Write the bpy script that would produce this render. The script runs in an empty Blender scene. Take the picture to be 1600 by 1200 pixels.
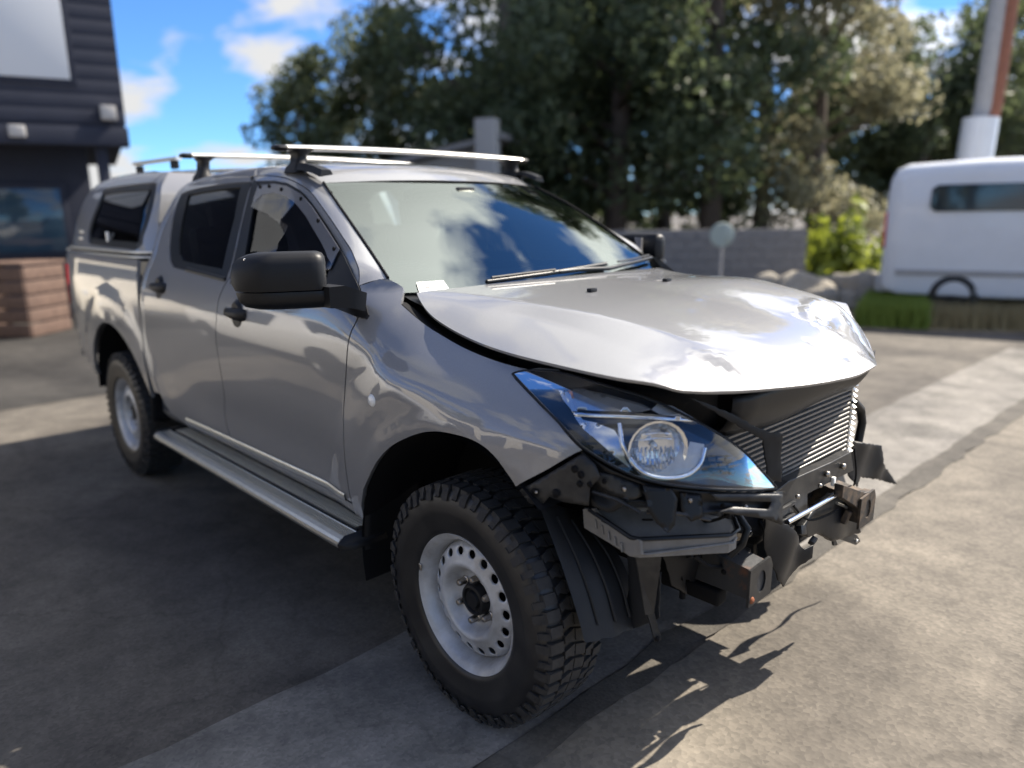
import bpy, bmesh, math, random
import numpy as np
from mathutils import Vector, Matrix
from mathutils.geometry import delaunay_2d_cdt
random.seed(7); np.random.seed(7)
scn=bpy.context.scene; COL=scn.collection
R=math.radians
CAM=(1.62018669,-2.19333175,1.55518009); YAW,PITCH,ROLL=136.73391179884987,12.932286024921154,-0.8212826504316966; FPX=1159.5670481691086
def cam_axes():
    y,p,r=np.radians([YAW,PITCH,ROLL])
    f=np.array([np.cos(y)*np.cos(p),np.sin(y)*np.cos(p),-np.sin(p)])
    rt=np.cross(f,[0,0,1.]);rt/=np.linalg.norm(rt);u=np.cross(rt,f)
    c,s=np.cos(r),np.sin(r)
    return np.stack([c*rt+s*u,-s*rt+c*u,f])
AX=cam_axes(); CP=np.array(CAM)
def ray(px):
    return AX.T@np.array([(px[0]-800)/FPX,(600-px[1])/FPX,1.0])
def at(px,x=None,y=None,z=None):
    d=ray(px)
    t=(x-CP[0])/d[0] if x is not None else (y-CP[1])/d[1] if y is not None else (z-CP[2])/d[2]
    return CP+t*d
def proj(P):
    X=AX@(np.asarray(P,float)-CP); return np.array([800+FPX*X[0]/X[2],600-FPX*X[1]/X[2]])
def pchip(xs,ys):
    xs=np.array(xs,float);ys=np.array(ys,float);h=np.diff(xs);d=np.diff(ys)/h;m=np.zeros_like(ys)
    m[0],m[-1]=d[0],d[-1]
    for i in range(1,len(xs)-1):
        m[i]=0 if d[i-1]*d[i]<=0 else 2*d[i-1]*d[i]/(d[i-1]+d[i])
    def f(x):
        x=float(min(max(x,xs[0]),xs[-1]));i=min(int(np.searchsorted(xs,x,'right'))-1,len(xs)-2);i=max(i,0)
        t=(x-xs[i])/h[i]
        return (2*t**3-3*t*t+1)*ys[i]+(t**3-2*t*t+t)*h[i]*m[i]+(-2*t**3+3*t*t)*ys[i+1]+(t**3-t*t)*h[i]*m[i+1]
    return f
def sst(a,b,x):
    t=min(max((x-a)/(b-a),0.),1.);return t*t*(3-2*t)
W_cab=pchip([.30,.40,.50,.60,.75,.90,1.00,1.08,1.14,1.20,1.26,1.31,1.36,1.50,1.62,1.70,1.75,1.79],
            [.82,.845,.873,.887,.899,.906,.911,.913,.910,.901,.886,.870,.853,.797,.742,.697,.655,.58])
W_tub=pchip([.30,.5,.6,.75,.9,1.0,1.1,1.2,1.3,1.37,1.42],[.80,.855,.88,.897,.906,.911,.912,.908,.898,.885,.86])
W_can=pchip([1.30,1.37,1.5,1.6,1.7,1.78,1.83,1.86],[.875,.865,.836,.806,.762,.70,.62,.48])
ze_f=pchip([-.6,-.44,-.34,-.25,-.1,0,.15,.3,.45,.6],[1.33,1.292,1.248,1.213,1.175,1.158,1.141,1.132,1.125,1.10])
taper=pchip([.0,.15,.25,.35,.45,.55,.62,.68,.72,.75,.78,.80],[0,.004,.016,.04,.08,.145,.215,.31,.40,.50,.64,.80])
def W_body(x,z):
    # lower cab + fender
    wc=W_cab(z)
    k=sst(-.75,-.36,x)*(1-sst(1.31,1.42,z))
    if k>0:
        ze=ze_f(x); q=(z-(ze-.20))/.20
        wf=W_cab(min(z,1.08)) - 0.135*min(max(q,0),1.35)**2.0
        wc=wc*(1-k)+wf*k
    if z>1.2: wc-=.058*sst(1.24,1.46,z)*(1-sst(1.62,1.80,z)*.6)*sst(-1.75,-1.15,x)
    r=np.hypot(x,(z-.385))
    if r<1.2 and z>.3:
        wc+=.020*sst(.84,.68,r)*sst(.35,.6,z)+.006*np.exp(-((r-.565)/.03)**2)
    r=np.hypot(x+3.22,(z-.385))
    # door scallop
    wc-=.012*np.exp(-((z-.68)/.13)**2)*sst(-2.3,-1.9,x)*(1-sst(-.9,-.5,x))
    xl=x+.30*max(z-.85,-.2)
    if xl>0: wc-=taper(min(xl,.80))
    if x<-2.2:
        r=np.hypot(x+3.22,(z-.385)); wc+=.018*sst(.82,.66,r)*sst(.35,.6,z)
    return wc
def W_bed(x,z):
    wc=W_tub(z); r=np.hypot(x+3.22,(z-.385))
    wc+=.018*sst(.82,.66,r)*sst(.35,.6,z)+.005*np.exp(-((r-.575)/.03)**2)
    wc-=.05*max((-3.8-x)/.55,0)**2.5
    return wc
def W_canopy(x,z):
    return W_can(z)-.05*max((-3.75-x)/.55,0)**2.5-.07*max((x+2.80)/.16,0)**2
def onS(px,W=W_body,off=0.0):
    d=ray(px); t0=.8;p=None;best=(9,None)
    for t in np.arange(1.0,7.5,.02):
        P=CP+t*d; g=(-P[1])-(W(P[0],P[2])+off)
        if abs(g)<best[0]: best=(abs(g),t)
        if p is not None and p>0 and g<=0:
            a,b=t-.02,t
            for _ in range(24):
                m=(a+b)/2;P=CP+m*d
                if (-P[1])-(W(P[0],P[2])+off)>0:a=m
                else:b=m
            P=CP+a*d; return P
        p=g
    return CP+best[1]*d
# ---------------------------------------------------------------- camera, sky, sun, exposure
cam_d=bpy.data.cameras.new('camera'); cam_o=bpy.data.objects.new('camera',cam_d); COL.objects.link(cam_o)
cam_d.sensor_width=36; cam_d.lens=FPX/1600*36; cam_d.clip_start=.05; cam_d.clip_end=2000
cam_o.matrix_world=Matrix(((AX[0][0],AX[1][0],-AX[2][0],CP[0]),(AX[0][1],AX[1][1],-AX[2][1],CP[1]),(AX[0][2],AX[1][2],-AX[2][2],CP[2]),(0,0,0,1)))
cam_d.dof.use_dof=True; cam_d.dof.focus_distance=2.3; cam_d.dof.aperture_fstop=cam_d.lens/1000/0.025
scn.camera=cam_o
scn.view_settings.view_transform='Standard'; scn.view_settings.look='None'; scn.view_settings.exposure=1.35; scn.view_settings.gamma=1
SUN_EL=46; SUN=Vector((0.26,0.96,0)).normalized()*math.cos(R(SUN_EL))+Vector((0,0,math.sin(R(SUN_EL))))
w=bpy.data.worlds.new('World'); scn.world=w; w.use_nodes=True; nt=w.node_tree; nt.nodes.clear()
def wn(t,**k):
    n=nt.nodes.new(t)
    for a,b in k.items(): setattr(n,a,b)
    return n
out=wn('ShaderNodeOutputWorld'); bg=wn('ShaderNodeBackground'); bg.inputs['Strength'].default_value=0.095
sky=wn('ShaderNodeTexSky',sky_type='NISHITA'); sky.sun_disc=False; sky.sun_elevation=R(SUN_EL); sky.sun_rotation=math.atan2(SUN.x,SUN.y); sky.altitude=20; sky.ozone_density=2.2; sky.dust_density=.0; sky.air_density=.75
tc=wn('ShaderNodeTexCoord'); sep=wn('ShaderNodeSeparateXYZ'); nt.links.new(tc.outputs['Generated'],sep.inputs[0])
# cloud layer: project the direction on a plane overhead so clouds shrink towards the horizon
mx=wn('ShaderNodeMath',operation='MAXIMUM'); nt.links.new(sep.outputs['Z'],mx.inputs[0]); mx.inputs[1].default_value=0.0
ad=wn('ShaderNodeMath',operation='ADD'); nt.links.new(mx.outputs[0],ad.inputs[0]); ad.inputs[1].default_value=.22
dv=wn('ShaderNodeVectorMath',operation='DIVIDE'); nt.links.new(tc.outputs['Generated'],dv.inputs[0])
cb=wn('ShaderNodeCombineXYZ'); [nt.links.new(ad.outputs[0],cb.inputs[i]) for i in range(3)]; nt.links.new(cb.outputs[0],dv.inputs[1])
mp=wn('ShaderNodeMapping'); mp.inputs['Location'].default_value=(1.93,6.1,0.9); nt.links.new(dv.outputs[0],mp.inputs[0])
no=wn('ShaderNodeTexNoise'); no.inputs['Scale'].default_value=1.9; no.inputs['Detail'].default_value=9; no.inputs['Roughness'].default_value=.56; no.inputs['Distortion'].default_value=.25
nt.links.new(mp.outputs[0],no.inputs['Vector'])
rp=wn('ShaderNodeValToRGB'); rp.color_ramp.elements[0].position=.47; rp.color_ramp.elements[1].position=.575; nt.links.new(no.outputs['Fac'],rp.inputs[0])
mixc=wn('ShaderNodeMix',data_type='RGBA'); nt.links.new(rp.outputs[0],mixc.inputs['Factor']); 
tint=wn('ShaderNodeMix',data_type='RGBA',blend_type='MULTIPLY'); tint.inputs['Factor'].default_value=1; nt.links.new(sky.outputs[0],tint.inputs['A']); tint.inputs['B'].default_value=(.42,.67,.98,1)
nt.links.new(tint.outputs['Result'],mixc.inputs['A']); 
# clouds brighten towards the sun (forward scattering)
dt=wn('ShaderNodeVectorMath',operation='DOT_PRODUCT'); nt.links.new(tc.outputs['Generated'],dt.inputs[0]); dt.inputs[1].default_value=tuple(SUN)
m0=wn('ShaderNodeMath',operation='MAXIMUM'); nt.links.new(dt.outputs['Value'],m0.inputs[0]); m0.inputs[1].default_value=0
pw=wn('ShaderNodeMath',operation='POWER'); nt.links.new(m0.outputs[0],pw.inputs[0]); pw.inputs[1].default_value=5
ml=wn('ShaderNodeMath',operation='MULTIPLY_ADD'); nt.links.new(pw.outputs[0],ml.inputs[0]); ml.inputs[1].default_value=17.0; ml.inputs[2].default_value=3.4
cc_=wn('ShaderNodeCombineColor'); [nt.links.new(ml.outputs[0],cc_.inputs[i]) for i in range(3)]
nt.links.new(cc_.outputs[0],mixc.inputs['B'])
nt.links.new(mixc.outputs['Result'],bg.inputs['Color']); nt.links.new(bg.outputs[0],out.inputs[0])
sd=bpy.data.lights.new('sun','SUN'); sd.energy=4.6; sd.angle=R(.5); sd.color=(1,.91,.78); so=bpy.data.objects.new('sun',sd); COL.objects.link(so)
so.rotation_euler=SUN.to_track_quat('Z','Y').to_euler()
# ---------------------------------------------------------------- materials
MATS={}
def mat(name,col,rough=.6,metal=0,coat=0,spec=.5,noise=None,bump=None,col2=None,mix=None,emit=None,alpha=None,tilt=None):
    m=bpy.data.materials.new(name); m.use_nodes=True; t=m.node_tree; b=t.nodes['Principled BSDF']
    b.inputs['Base Color'].default_value=(*col,1); b.inputs['Roughness'].default_value=rough; b.inputs['Metallic'].default_value=metal
    b.inputs['Coat Weight'].default_value=coat; b.inputs['Coat Roughness'].default_value=.03; b.inputs['Specular IOR Level'].default_value=spec
    if noise or bump:
        c=t.nodes.new('ShaderNodeTexCoord')
    if noise:
        sc,lo,hi=noise
        n=t.nodes.new('ShaderNodeTexNoise'); n.inputs['Scale'].default_value=sc; n.inputs['Detail'].default_value=6; n.inputs['Roughness'].default_value=.62; t.links.new(c.outputs['Object'],n.inputs['Vector'])
        r=t.nodes.new('ShaderNodeValToRGB'); r.color_ramp.elements[0].position=lo; r.color_ramp.elements[1].position=hi
        r.color_ramp.elements[0].color=(*col,1); r.color_ramp.elements[1].color=(*(col2 or col),1)
        t.links.new(n.outputs['Fac'],r.inputs[0]); t.links.new(r.outputs[0],b.inputs['Base Color'])
    if bump:
        sc,st,di=bump
        n=t.nodes.new('ShaderNodeTexNoise'); n.inputs['Scale'].default_value=sc; n.inputs['Detail'].default_value=5; t.links.new(c.outputs['Object'],n.inputs['Vector'])
        bu=t.nodes.new('ShaderNodeBump'); bu.inputs['Strength'].default_value=st; bu.inputs['Distance'].default_value=di
        t.links.new(n.outputs['Fac'],bu.inputs['Height']); t.links.new(bu.outputs[0],b.inputs['Normal'])
    MATS[name]=m; return m
def glass_mat(name,tint,rough=0,ior=1.5,boost=(1,1,1)):
    m=bpy.data.materials.new(name); m.use_nodes=True; t=m.node_tree; t.nodes.clear()
    o=t.nodes.new('ShaderNodeOutputMaterial'); mx=t.nodes.new('ShaderNodeMixShader'); tr=t.nodes.new('ShaderNodeBsdfTransparent'); g=t.nodes.new('ShaderNodeBsdfGlossy'); f=t.nodes.new('ShaderNodeFresnel')
    f.inputs['IOR'].default_value=ior; tr.inputs['Color'].default_value=(*tint,1); g.inputs['Roughness'].default_value=rough; g.inputs['Color'].default_value=(*boost,1)
    t.links.new(f.outputs[0],mx.inputs[0]); t.links.new(tr.outputs[0],mx.inputs[1]); t.links.new(g.outputs[0],mx.inputs[2]); t.links.new(mx.outputs[0],o.inputs[0])
    MATS[name]=m; return m
# car paint: fine metal flake base under a clear coat
def paint():
    m=mat('paint',(.22,.22,.23),.45,.22,1.0); t=m.node_tree; b=t.nodes['Principled BSDF']
    b.inputs['Coat Roughness'].default_value=.015; b.inputs['Coat IOR'].default_value=1.68
    c=t.nodes.new('ShaderNodeTexCoord'); v=t.nodes.new('ShaderNodeTexNoise'); v.inputs['Scale'].default_value=900; t.links.new(c.outputs['Object'],v.inputs['Vector'])
    r=t.nodes.new('ShaderNodeValToRGB'); r.color_ramp.elements[0].position=.3; r.color_ramp.elements[1].position=.75; r.color_ramp.elements[0].color=(.18,.182,.19,1); r.color_ramp.elements[1].color=(.265,.267,.275,1)
    t.links.new(v.outputs['Fac'],r.inputs[0]); t.links.new(r.outputs[0],b.inputs['Base Color'])
    # thin road dust on the lower body
    n=t.nodes.new('ShaderNodeTexNoise'); n.inputs['Scale'].default_value=6; n.inputs['Detail'].default_value=5; t.links.new(c.outputs['Object'],n.inputs['Vector'])
    r2=t.nodes.new('ShaderNodeMapRange'); r2.inputs[1].default_value=.35; r2.inputs[2].default_value=.75; r2.inputs[3].default_value=.01; r2.inputs[4].default_value=.05; t.links.new(n.outputs['Fac'],r2.inputs[0]); t.links.new(r2.outputs[0],b.inputs['Coat Roughness'])
    return m
paint()
mat('black_plastic',(.009,.0095,.011),.46,spec=.28,bump=(700,.10,.001))
mat('black_satin',(.007,.008,.010),.38,spec=.3,bump=(35,.15,.004))
mat('black_matte',(.006,.006,.007),.85,spec=.2)
mat('liner',(.010,.011,.013),.55,spec=.3,noise=(5,.3,.8),col2=(.024,.025,.027),bump=(60,.2,.002))
mat('rubber',(.008,.008,.009),.42,noise=(9,.40,.75),col2=(.026,.025,.024),bump=(260,.15,.001))
mat('tread_rubber',(.013,.013,.014),.75,noise=(30,.35,.75),col2=(.034,.032,.030),bump=(200,.25,.001))
mat('rim_paint',(.46,.475,.50),.42,.25,.15,noise=(11,.38,.72),col2=(.29,.285,.28),bump=(120,.05,.001))
mat('steel',(.45,.43,.40),.35,1,noise=(80,.4,.7),col2=(.25,.22,.19))
mat('aluminium',(.66,.66,.62),.36,.9,noise=(40,.4,.8),col2=(.56,.56,.53))
mat('bar_alu',(.80,.78,.72),.33,.75)
mat('chrome',(.80,.81,.83),.10,1)
mat('reflector',(.72,.74,.77),.14,.85)
mat('dark_bezel',(.030,.04,.055),.18,.2,.6)
mat('grey_plastic',(.13,.125,.12),.5,noise=(20,.3,.8),col2=(.20,.195,.185),bump=(90,.1,.001))
mat('dark_steel',(.016,.017,.020),.42,.4,noise=(18,.35,.75),col2=(.05,.049,.047),bump=(60,.12,.001))
mat('rust',(.032,.034,.038),.55,.3,noise=(13,.54,.72),col2=(.13,.055,.028),bump=(50,.35,.003))
mat('rust_light',(.040,.036,.033),.55,.4,noise=(22,.45,.70),col2=(.16,.115,.078),bump=(50,.3,.003))
mat('rust_orange',(.20,.07,.028),.85,0,noise=(60,.35,.7),col2=(.22,.06,.02),bump=(90,.5,.003))
mat('cooler',(.15,.148,.14),.45,.7,noise=(200,.35,.7),col2=(.26,.25,.235))
mat('cooler_dark',(.02,.02,.02),.7)
mat('interior',(.035,.036,.038),.75)
mat('seat_cloth',(.045,.047,.05),.9,bump=(300,.2,.002))
mat('headliner',(.34,.335,.31),.9)
mat('white_paper',(.80,.79,.74),.75)
mat('print_ink',(.25,.25,.27),.8)
mat('tail_red',(.55,.02,.035),.12,0,.6)
mat('amber',(.85,.30,.05),.2,0,.4)
mat('white_lens',(.80,.80,.78),.15,0,.6,bump=(400,.4,.002))
mat('blue_plug',(.05,.13,.45),.5)
glass_mat('windscreen_glass',(.66,.80,.74),0,2.35,(.92,1,.93))
glass_mat('side_glass',(.30,.36,.36),0,1.52)
glass_mat('privacy_glass',(.022,.026,.03),.0,1.5)
glass_mat('visor_acrylic',(.36,.35,.36),.02,1.9)
glass_mat('lens_clear',(.93,.95,.97),.0,1.5)
# ---------------------------------------------------------------- mesh helpers
def link(o,parent=None):
    COL.objects.link(o)
    if parent: o.parent=parent
    return o
def mesh_obj(name,V,F,m,parent=None,smooth=True,normals=None,sharp=None):
    me=bpy.data.meshes.new(name); me.from_pydata([tuple(map(float,v)) for v in V],[],F); me.validate(); me.update()
    me.materials.append(MATS[m] if isinstance(m,str) else m)
    me.polygons.foreach_set('use_smooth',[smooth]*len(me.polygons))
    if sharp is not None and smooth:
        try: me.set_sharp_from_angle(angle=R(sharp))
        except Exception: pass
    o=bpy.data.objects.new(name,me); return link(o,parent)
def mirror_obj(o,parent=None):
    me=o.data.copy(); n=len(me.vertices); co=np.empty(n*3); me.vertices.foreach_get('co',co); co=co.reshape(-1,3); co[:,1]*=-1; me.vertices.foreach_set('co',co.ravel())
    nrm=None
    if o.get('cn'):
        nrm=[(l.vector[0],-l.vector[1],l.vector[2]) for l in me.corner_normals]
        polys=[list(p.loop_indices) for p in me.polygons]
    me.flip_normals(); me.update()
    if nrm:
        # loop order is reversed in place by flip (first corner kept)
        new=[None]*len(nrm)
        vmap={}
        for pi,lp in enumerate(polys):
            d={o.data.loops[l].vertex_index:nrm[l] for l in lp}
            for l in me.polygons[pi].loop_indices: new[l]=d[me.loops[l].vertex_index]
        me.normals_split_custom_set(new)
    q=bpy.data.objects.new(o.name,me); q['cn']=o.get('cn',0)
    link(q,parent if parent is not None else o.parent); return q
def cr(pts,n,closed=False):
    P=np.array(pts,float); k=len(P)
    if closed: Q=np.vstack([P[-1],P,P[0],P[1]])
    else: Q=np.vstack([2*P[0]-P[1],P,2*P[-1]-P[-2]])
    segs=k if closed else k-1
    # arc-length spaced dense sampling
    D=[]
    for i in range(segs):
        a,b,c,d=Q[i],Q[i+1],Q[i+2],Q[i+3]
        for t in np.linspace(0,1,13)[:-1]:
            D.append(.5*((2*b)+(-a+c)*t+(2*a-5*b+4*c-d)*t*t+(-a+3*b-3*c+d)*t**3))
    if not closed: D.append(P[-1])
    D=np.array(D)
    if closed: D=np.vstack([D,D[0]])
    L=np.concatenate([[0],np.cumsum(np.linalg.norm(np.diff(D,axis=0),axis=1))]); s=np.linspace(0,L[-1],n+(1 if closed else 0))
    out=np.stack([np.interp(s,L,D[:,j]) for j in range(D.shape[1])],1)
    return out[:-1] if closed else out
def resample(pts,step,closed=True):
    P=np.array(pts,float); 
    if closed: P=np.vstack([P,P[0]])
    out=[]
    for a,b in zip(P[:-1],P[1:]):
        n=max(1,int(round(np.linalg.norm(b-a)/step)))
        for i in range(n): out.append(a+(b-a)*i/n)
    if not closed: out.append(P[-1])
    return np.array(out)
def inpoly(p,poly):
    x,y=p;c=False;n=len(poly);j=n-1
    for i in range(n):
        xi,yi=poly[i];xj,yj=poly[j]
        if (yi>y)!=(yj>y) and x<(xj-xi)*(y-yi)/(yj-yi)+xi: c=not c
        j=i
    return c
def inset(poly,d):
    P=np.array(poly,float); a=0.5*np.sum(P[:,0]*np.roll(P[:,1],-1)-np.roll(P[:,0],-1)*P[:,1]); s=1 if a>0 else -1
    T=np.roll(P,-1,0)-np.roll(P,1,0); L=np.linalg.norm(T,axis=1,keepdims=True); T/=np.maximum(L,1e-9)
    N=np.stack([-T[:,1],T[:,0]],1)*s
    return P+N*d
def cdt(outer,holes,step):
    """triangulate polygon with holes, grid points inside"""
    loops=[np.array(outer)]+[np.array(h) for h in holes]
    pts=[];edges=[]
    for L in loops:
        b=len(pts); n=len(L); pts+= [tuple(p) for p in L]; edges+=[(b+i,b+(i+1)%n) for i in range(n)]
    A=np.vstack(loops); lo=A.min(0);hi=A.max(0)
    k=0
    for y in np.arange(lo[1]+step*.5,hi[1],step*.87):
        k+=1
        for x in np.arange(lo[0]+step*(.5 if k%2 else 0),hi[0],step):
            p=np.array((x,y))
            if np.min(np.sum((A-p)**2,1))<(.55*step)**2: continue
            if inpoly(p,loops[0]) and not any(inpoly(p,h) for h in loops[1:]): pts.append((x,y))
    vo,ed,fa,ov,oe,of=delaunay_2d_cdt([Vector(p) for p in pts],edges,[],0,1e-6)
    V=[(v.x,v.y) for v in vo]; F=[]
    for f in fa:
        c=np.mean([V[i] for i in f],0)
        if inpoly(c,loops[0]) and not any(inpoly(c,h) for h in loops[1:]):
            a=V[f[0]];b=V[f[1]];d=V[f[2]]
            F.append(list(f) if (b[0]-a[0])*(d[1]-a[1])-(b[1]-a[1])*(d[0]-a[0])>0 else list(f)[::-1])
    return V,F
def surf_panel(name,outer,holes,S,m,parent,step=.04,flange=.016,gap=.0034,flip=False,raw=False):
    """outer, holes: 2-D loops; S(a,b)->3-D point.  analytic normals, a folded rim round every edge"""
    o=resample(outer,step*.6); 
    if gap: o=inset(o,gap)
    hs=[inset(resample(h,step*.6),-gap) if gap else resample(h,step*.6) for h in holes]
    V2,F=cdt(o,hs,step)
    h=.004
    def nrm(a,b):
        du=np.array(S(a+h,b))-np.array(S(a-h,b)); dv=np.array(S(a,b+h))-np.array(S(a,b-h))
        n=np.cross(du,dv); n/=max(np.linalg.norm(n),1e-12); return -n if flip else n
    V=[np.array(S(*p)) for p in V2]; N=[nrm(*p) for p in V2]
    if flip: F=[f[::-1] for f in F]
    # boundary edges
    cnt={}
    for f in F:
        for i in range(3):
            e=(f[i],f[(i+1)%3]); k=(min(e),max(e)); cnt.setdefault(k,[]).append(e)
    rim=[v[0] for k,v in cnt.items() if len(v)==1]
    loopn=[]
    for f in F: loopn+= [N[i] for i in f]
    faces=[list(f) for f in F]
    if flange:
        idx={}
        def dn(i,d):
            if (i,d) not in idx: idx[(i,d)]=len(V); V.append(V[i]-N[i]*d)
            return idx[(i,d)]
        r1=.0022
        for a,b in rim:
            e=V[b]-V[a]; el=np.linalg.norm(e)
            if el<1e-9: continue
            fn=np.cross(e/el,(N[a]+N[b])/2); fn/=max(np.linalg.norm(fn),1e-9)
            a1,b1=dn(a,flange),dn(b,flange)
            faces.append([b,a,a1,b1]); loopn+=[fn,fn,fn,fn]
    me=bpy.data.meshes.new(name); me.from_pydata([tuple(v) for v in V],[],faces); me.update()
    me.materials.append(MATS[m]); me.polygons.foreach_set('use_smooth',[True]*len(me.polygons))
    me.normals_split_custom_set([tuple(n) for n in loopn])
    ob=bpy.data.objects.new(name,me); ob['cn']=1
    return link(ob,parent)
def side_panel(name,outer,holes,Wf,m,parent,off=0,**k):
    return surf_panel(name,outer,holes,lambda x,z:(x,-(Wf(x,z)+off),z),m,parent,**k)
def pxz(pxs,Wf=W_body,off=0):   # pixels -> (x,z) on the side surface
    out=[]
    for p in pxs:
        P=onS(p,Wf,off); out.append((P[0],P[2]))
    return out
def loft(name,curves,m,parent=None,closed_u=False,smooth=True,flip=False,cap=False):
    n=len(curves[0]); k=len(curves); V=[p for c in curves for p in c]; F=[]
    for i in range(k-1):
        for j in range(n if closed_u else n-1):
            a,b=i*n+j,i*n+(j+1)%n; q=[a,b,b+n,a+n]; F.append(q[::-1] if flip else q)
    if cap and closed_u:
        F.append(list(range(n))[::-1] if not flip else list(range(n))); F.append([(k-1)*n+j for j in range(n)][::1 if not flip else -1])
    return mesh_obj(name,V,F,m,parent,smooth,sharp=50)
def tube_vf(path,r,n=10,cap=True):
    P=np.array(path,float); V=[];F=[]; rr=r if hasattr(r,'__len__') else [r]*len(P)
    T=np.gradient(P,axis=0); T/=np.linalg.norm(T,axis=1,keepdims=True)
    up=np.array((0,0,1.)) if abs(T[0][2])<.9 else np.array((1.,0,0))
    a=np.cross(T[0],up); a/=np.linalg.norm(a)
    for i,p in enumerate(P):
        a=a-T[i]*np.dot(a,T[i]); a/=np.linalg.norm(a); b=np.cross(T[i],a)
        for j in range(n):
            t=2*math.pi*j/n; V.append(p+rr[i]*(a*math.cos(t)+b*math.sin(t)))
    for i in range(len(P)-1):
        for j in range(n): F.append([i*n+j,i*n+(j+1)%n,(i+1)*n+(j+1)%n,(i+1)*n+j])
    if cap: F.append(list(range(n))[::-1]); F.append([(len(P)-1)*n+j for j in range(n)])
    return V,F
def tube(name,path,r,m,parent=None,n=10): 
    V,F=tube_vf(path,r,n); return mesh_obj(name,V,F,m,parent,True,sharp=50)
def join_vf(lst):
    V=[];F=[]
    for v,f in lst:
        b=len(V); V+=list(v); F+=[[i+b for i in q] for q in f]
    return V,F
def box_vf(c,s,bev=.006,rot=None):
    bm=bmesh.new(); bmesh.ops.create_cube(bm,size=1)
    for v in bm.verts: v.co=Vector((v.co.x*s[0],v.co.y*s[1],v.co.z*s[2]))
    if bev: bmesh.ops.bevel(bm,geom=list(bm.edges),offset=min(bev,min(s)*.45),segments=2,profile=.6,affect='EDGES')
    if rot is not None: bm.transform(rot.to_4x4())
    bm.verts.index_update()
    V=[np.array(v.co)+np.array(c) for v in bm.verts]; F=[[v.index for v in f.verts] for f in bm.faces]; bm.free(); return V,F
def box(name,c,s,m,parent=None,bev=.006,rot=None):
    V,F=box_vf(c,s,bev,rot); return mesh_obj(name,V,F,m,parent,True,sharp=35)
def plate_vf(pts,th,n=None):
    """closed 3-D polygon extruded by vector th (thickness), triangulated by CDT in its own plane"""
    P=np.array(pts,float); c=P.mean(0); u,s,vt=np.linalg.svd(P-c); a,b=vt[0],vt[1]; nn=np.cross(a,b)
    Q=np.stack([(P-c)@a,(P-c)@b],1); off=(P-c)@nn
    V2,F=cdt(Q,[],10)
    k=len(P); th=np.array(th,float)
    if np.dot(th,nn)>0: F=[f[::-1] for f in F]
    Vt=list(P); V=Vt+[p+th for p in Vt]
    Fa=[list(f) for f in F]+[[i+k for i in f][::-1] for f in F]
    for i in range(k): Fa.append([i,(i+1)%k,(i+1)%k+k,i+k])
    return V,Fa
def plate(name,pts,th,m,parent=None,bev=0):
    V,F=plate_vf(pts,th); 
    o=mesh_obj(name,V,F,m,parent,False)
    bm=bmesh.new(); bm.from_mesh(o.data); bmesh.ops.recalc_face_normals(bm,faces=bm.faces)
    bm.to_mesh(o.data); bm.free()
    if np.linalg.norm(th)>.003:
        bv=o.modifiers.new('bevel','BEVEL'); bv.width=min(.0025,np.linalg.norm(th)*.4); bv.segments=2; bv.limit_method='ANGLE'; bv.angle_limit=R(40)
    return o
def bent(name,pts,th,m,parent=None,amp=.010,seed=0,step=.018):
    """torn plastic sheet: polygon with real thickness, warped and creased"""
    P=np.array(pts,float); c=P.mean(0); u,s_,vt=np.linalg.svd(P-c); a,b=vt[0],vt[1]; nn=np.cross(a,b)
    Q=resample(np.stack([(P-c)@a,(P-c)@b],1),step*.8); rng=np.random.RandomState(seed); Q=Q+rng.uniform(-.0025,.0025,Q.shape)
    V2,F=cdt(Q,[],step); ph=rng.uniform(0,6,4); k1=rng.uniform(14,30,2)
    d=lambda x,y: amp*(.6*math.sin(k1[0]*x+ph[0])+.5*math.sin(k1[1]*y+ph[1])+.8*abs(math.sin(9*(x+y)+ph[2]))-.4)
    V=[c+a*x+b*y+nn*d(x,y) for x,y in V2]
    o=mesh_obj(name,V,F,m,parent,True,sharp=35); md=o.modifiers.new('solid','SOLIDIFY'); md.thickness=th; md.offset=0
    bv=o.modifiers.new('bevel','BEVEL'); bv.width=th*.3; bv.segments=2; bv.limit_method='ANGLE'; bv.angle_limit=R(60)
    return o
def lathe_vf(prof,n=64,center=(0,0,0),axis_sign=-1):
    """prof: (offset outward along -y, radius)"""
    V=[];F=[];k=len(prof)
    for i in range(n):
        t=2*math.pi*i/n
        for o,r in prof: V.append(np.array((center[0]+r*math.cos(t),center[1]+axis_sign*o,center[2]+r*math.sin(t))))
    for i in range(n):
        for j in range(k-1):
            a=i*k+j;b=((i+1)%n)*k+j; F.append([a,b,b+1,a+1])
    return V,F
def empty(name,loc=(0,0,0),parent=None):
    o=bpy.data.objects.new(name,None); o.location=loc; o.empty_display_size=.2; return link(o,parent)
def tag(o,label=None,cat=None,group=None,kind=None):
    if label:o['label']=label
    if cat:o['category']=cat
    if group:o['group']=group
    if kind:o['kind']=kind
    return o
def pts_at(pxs,**k): return [at(p,**k) for p in pxs]
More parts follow.
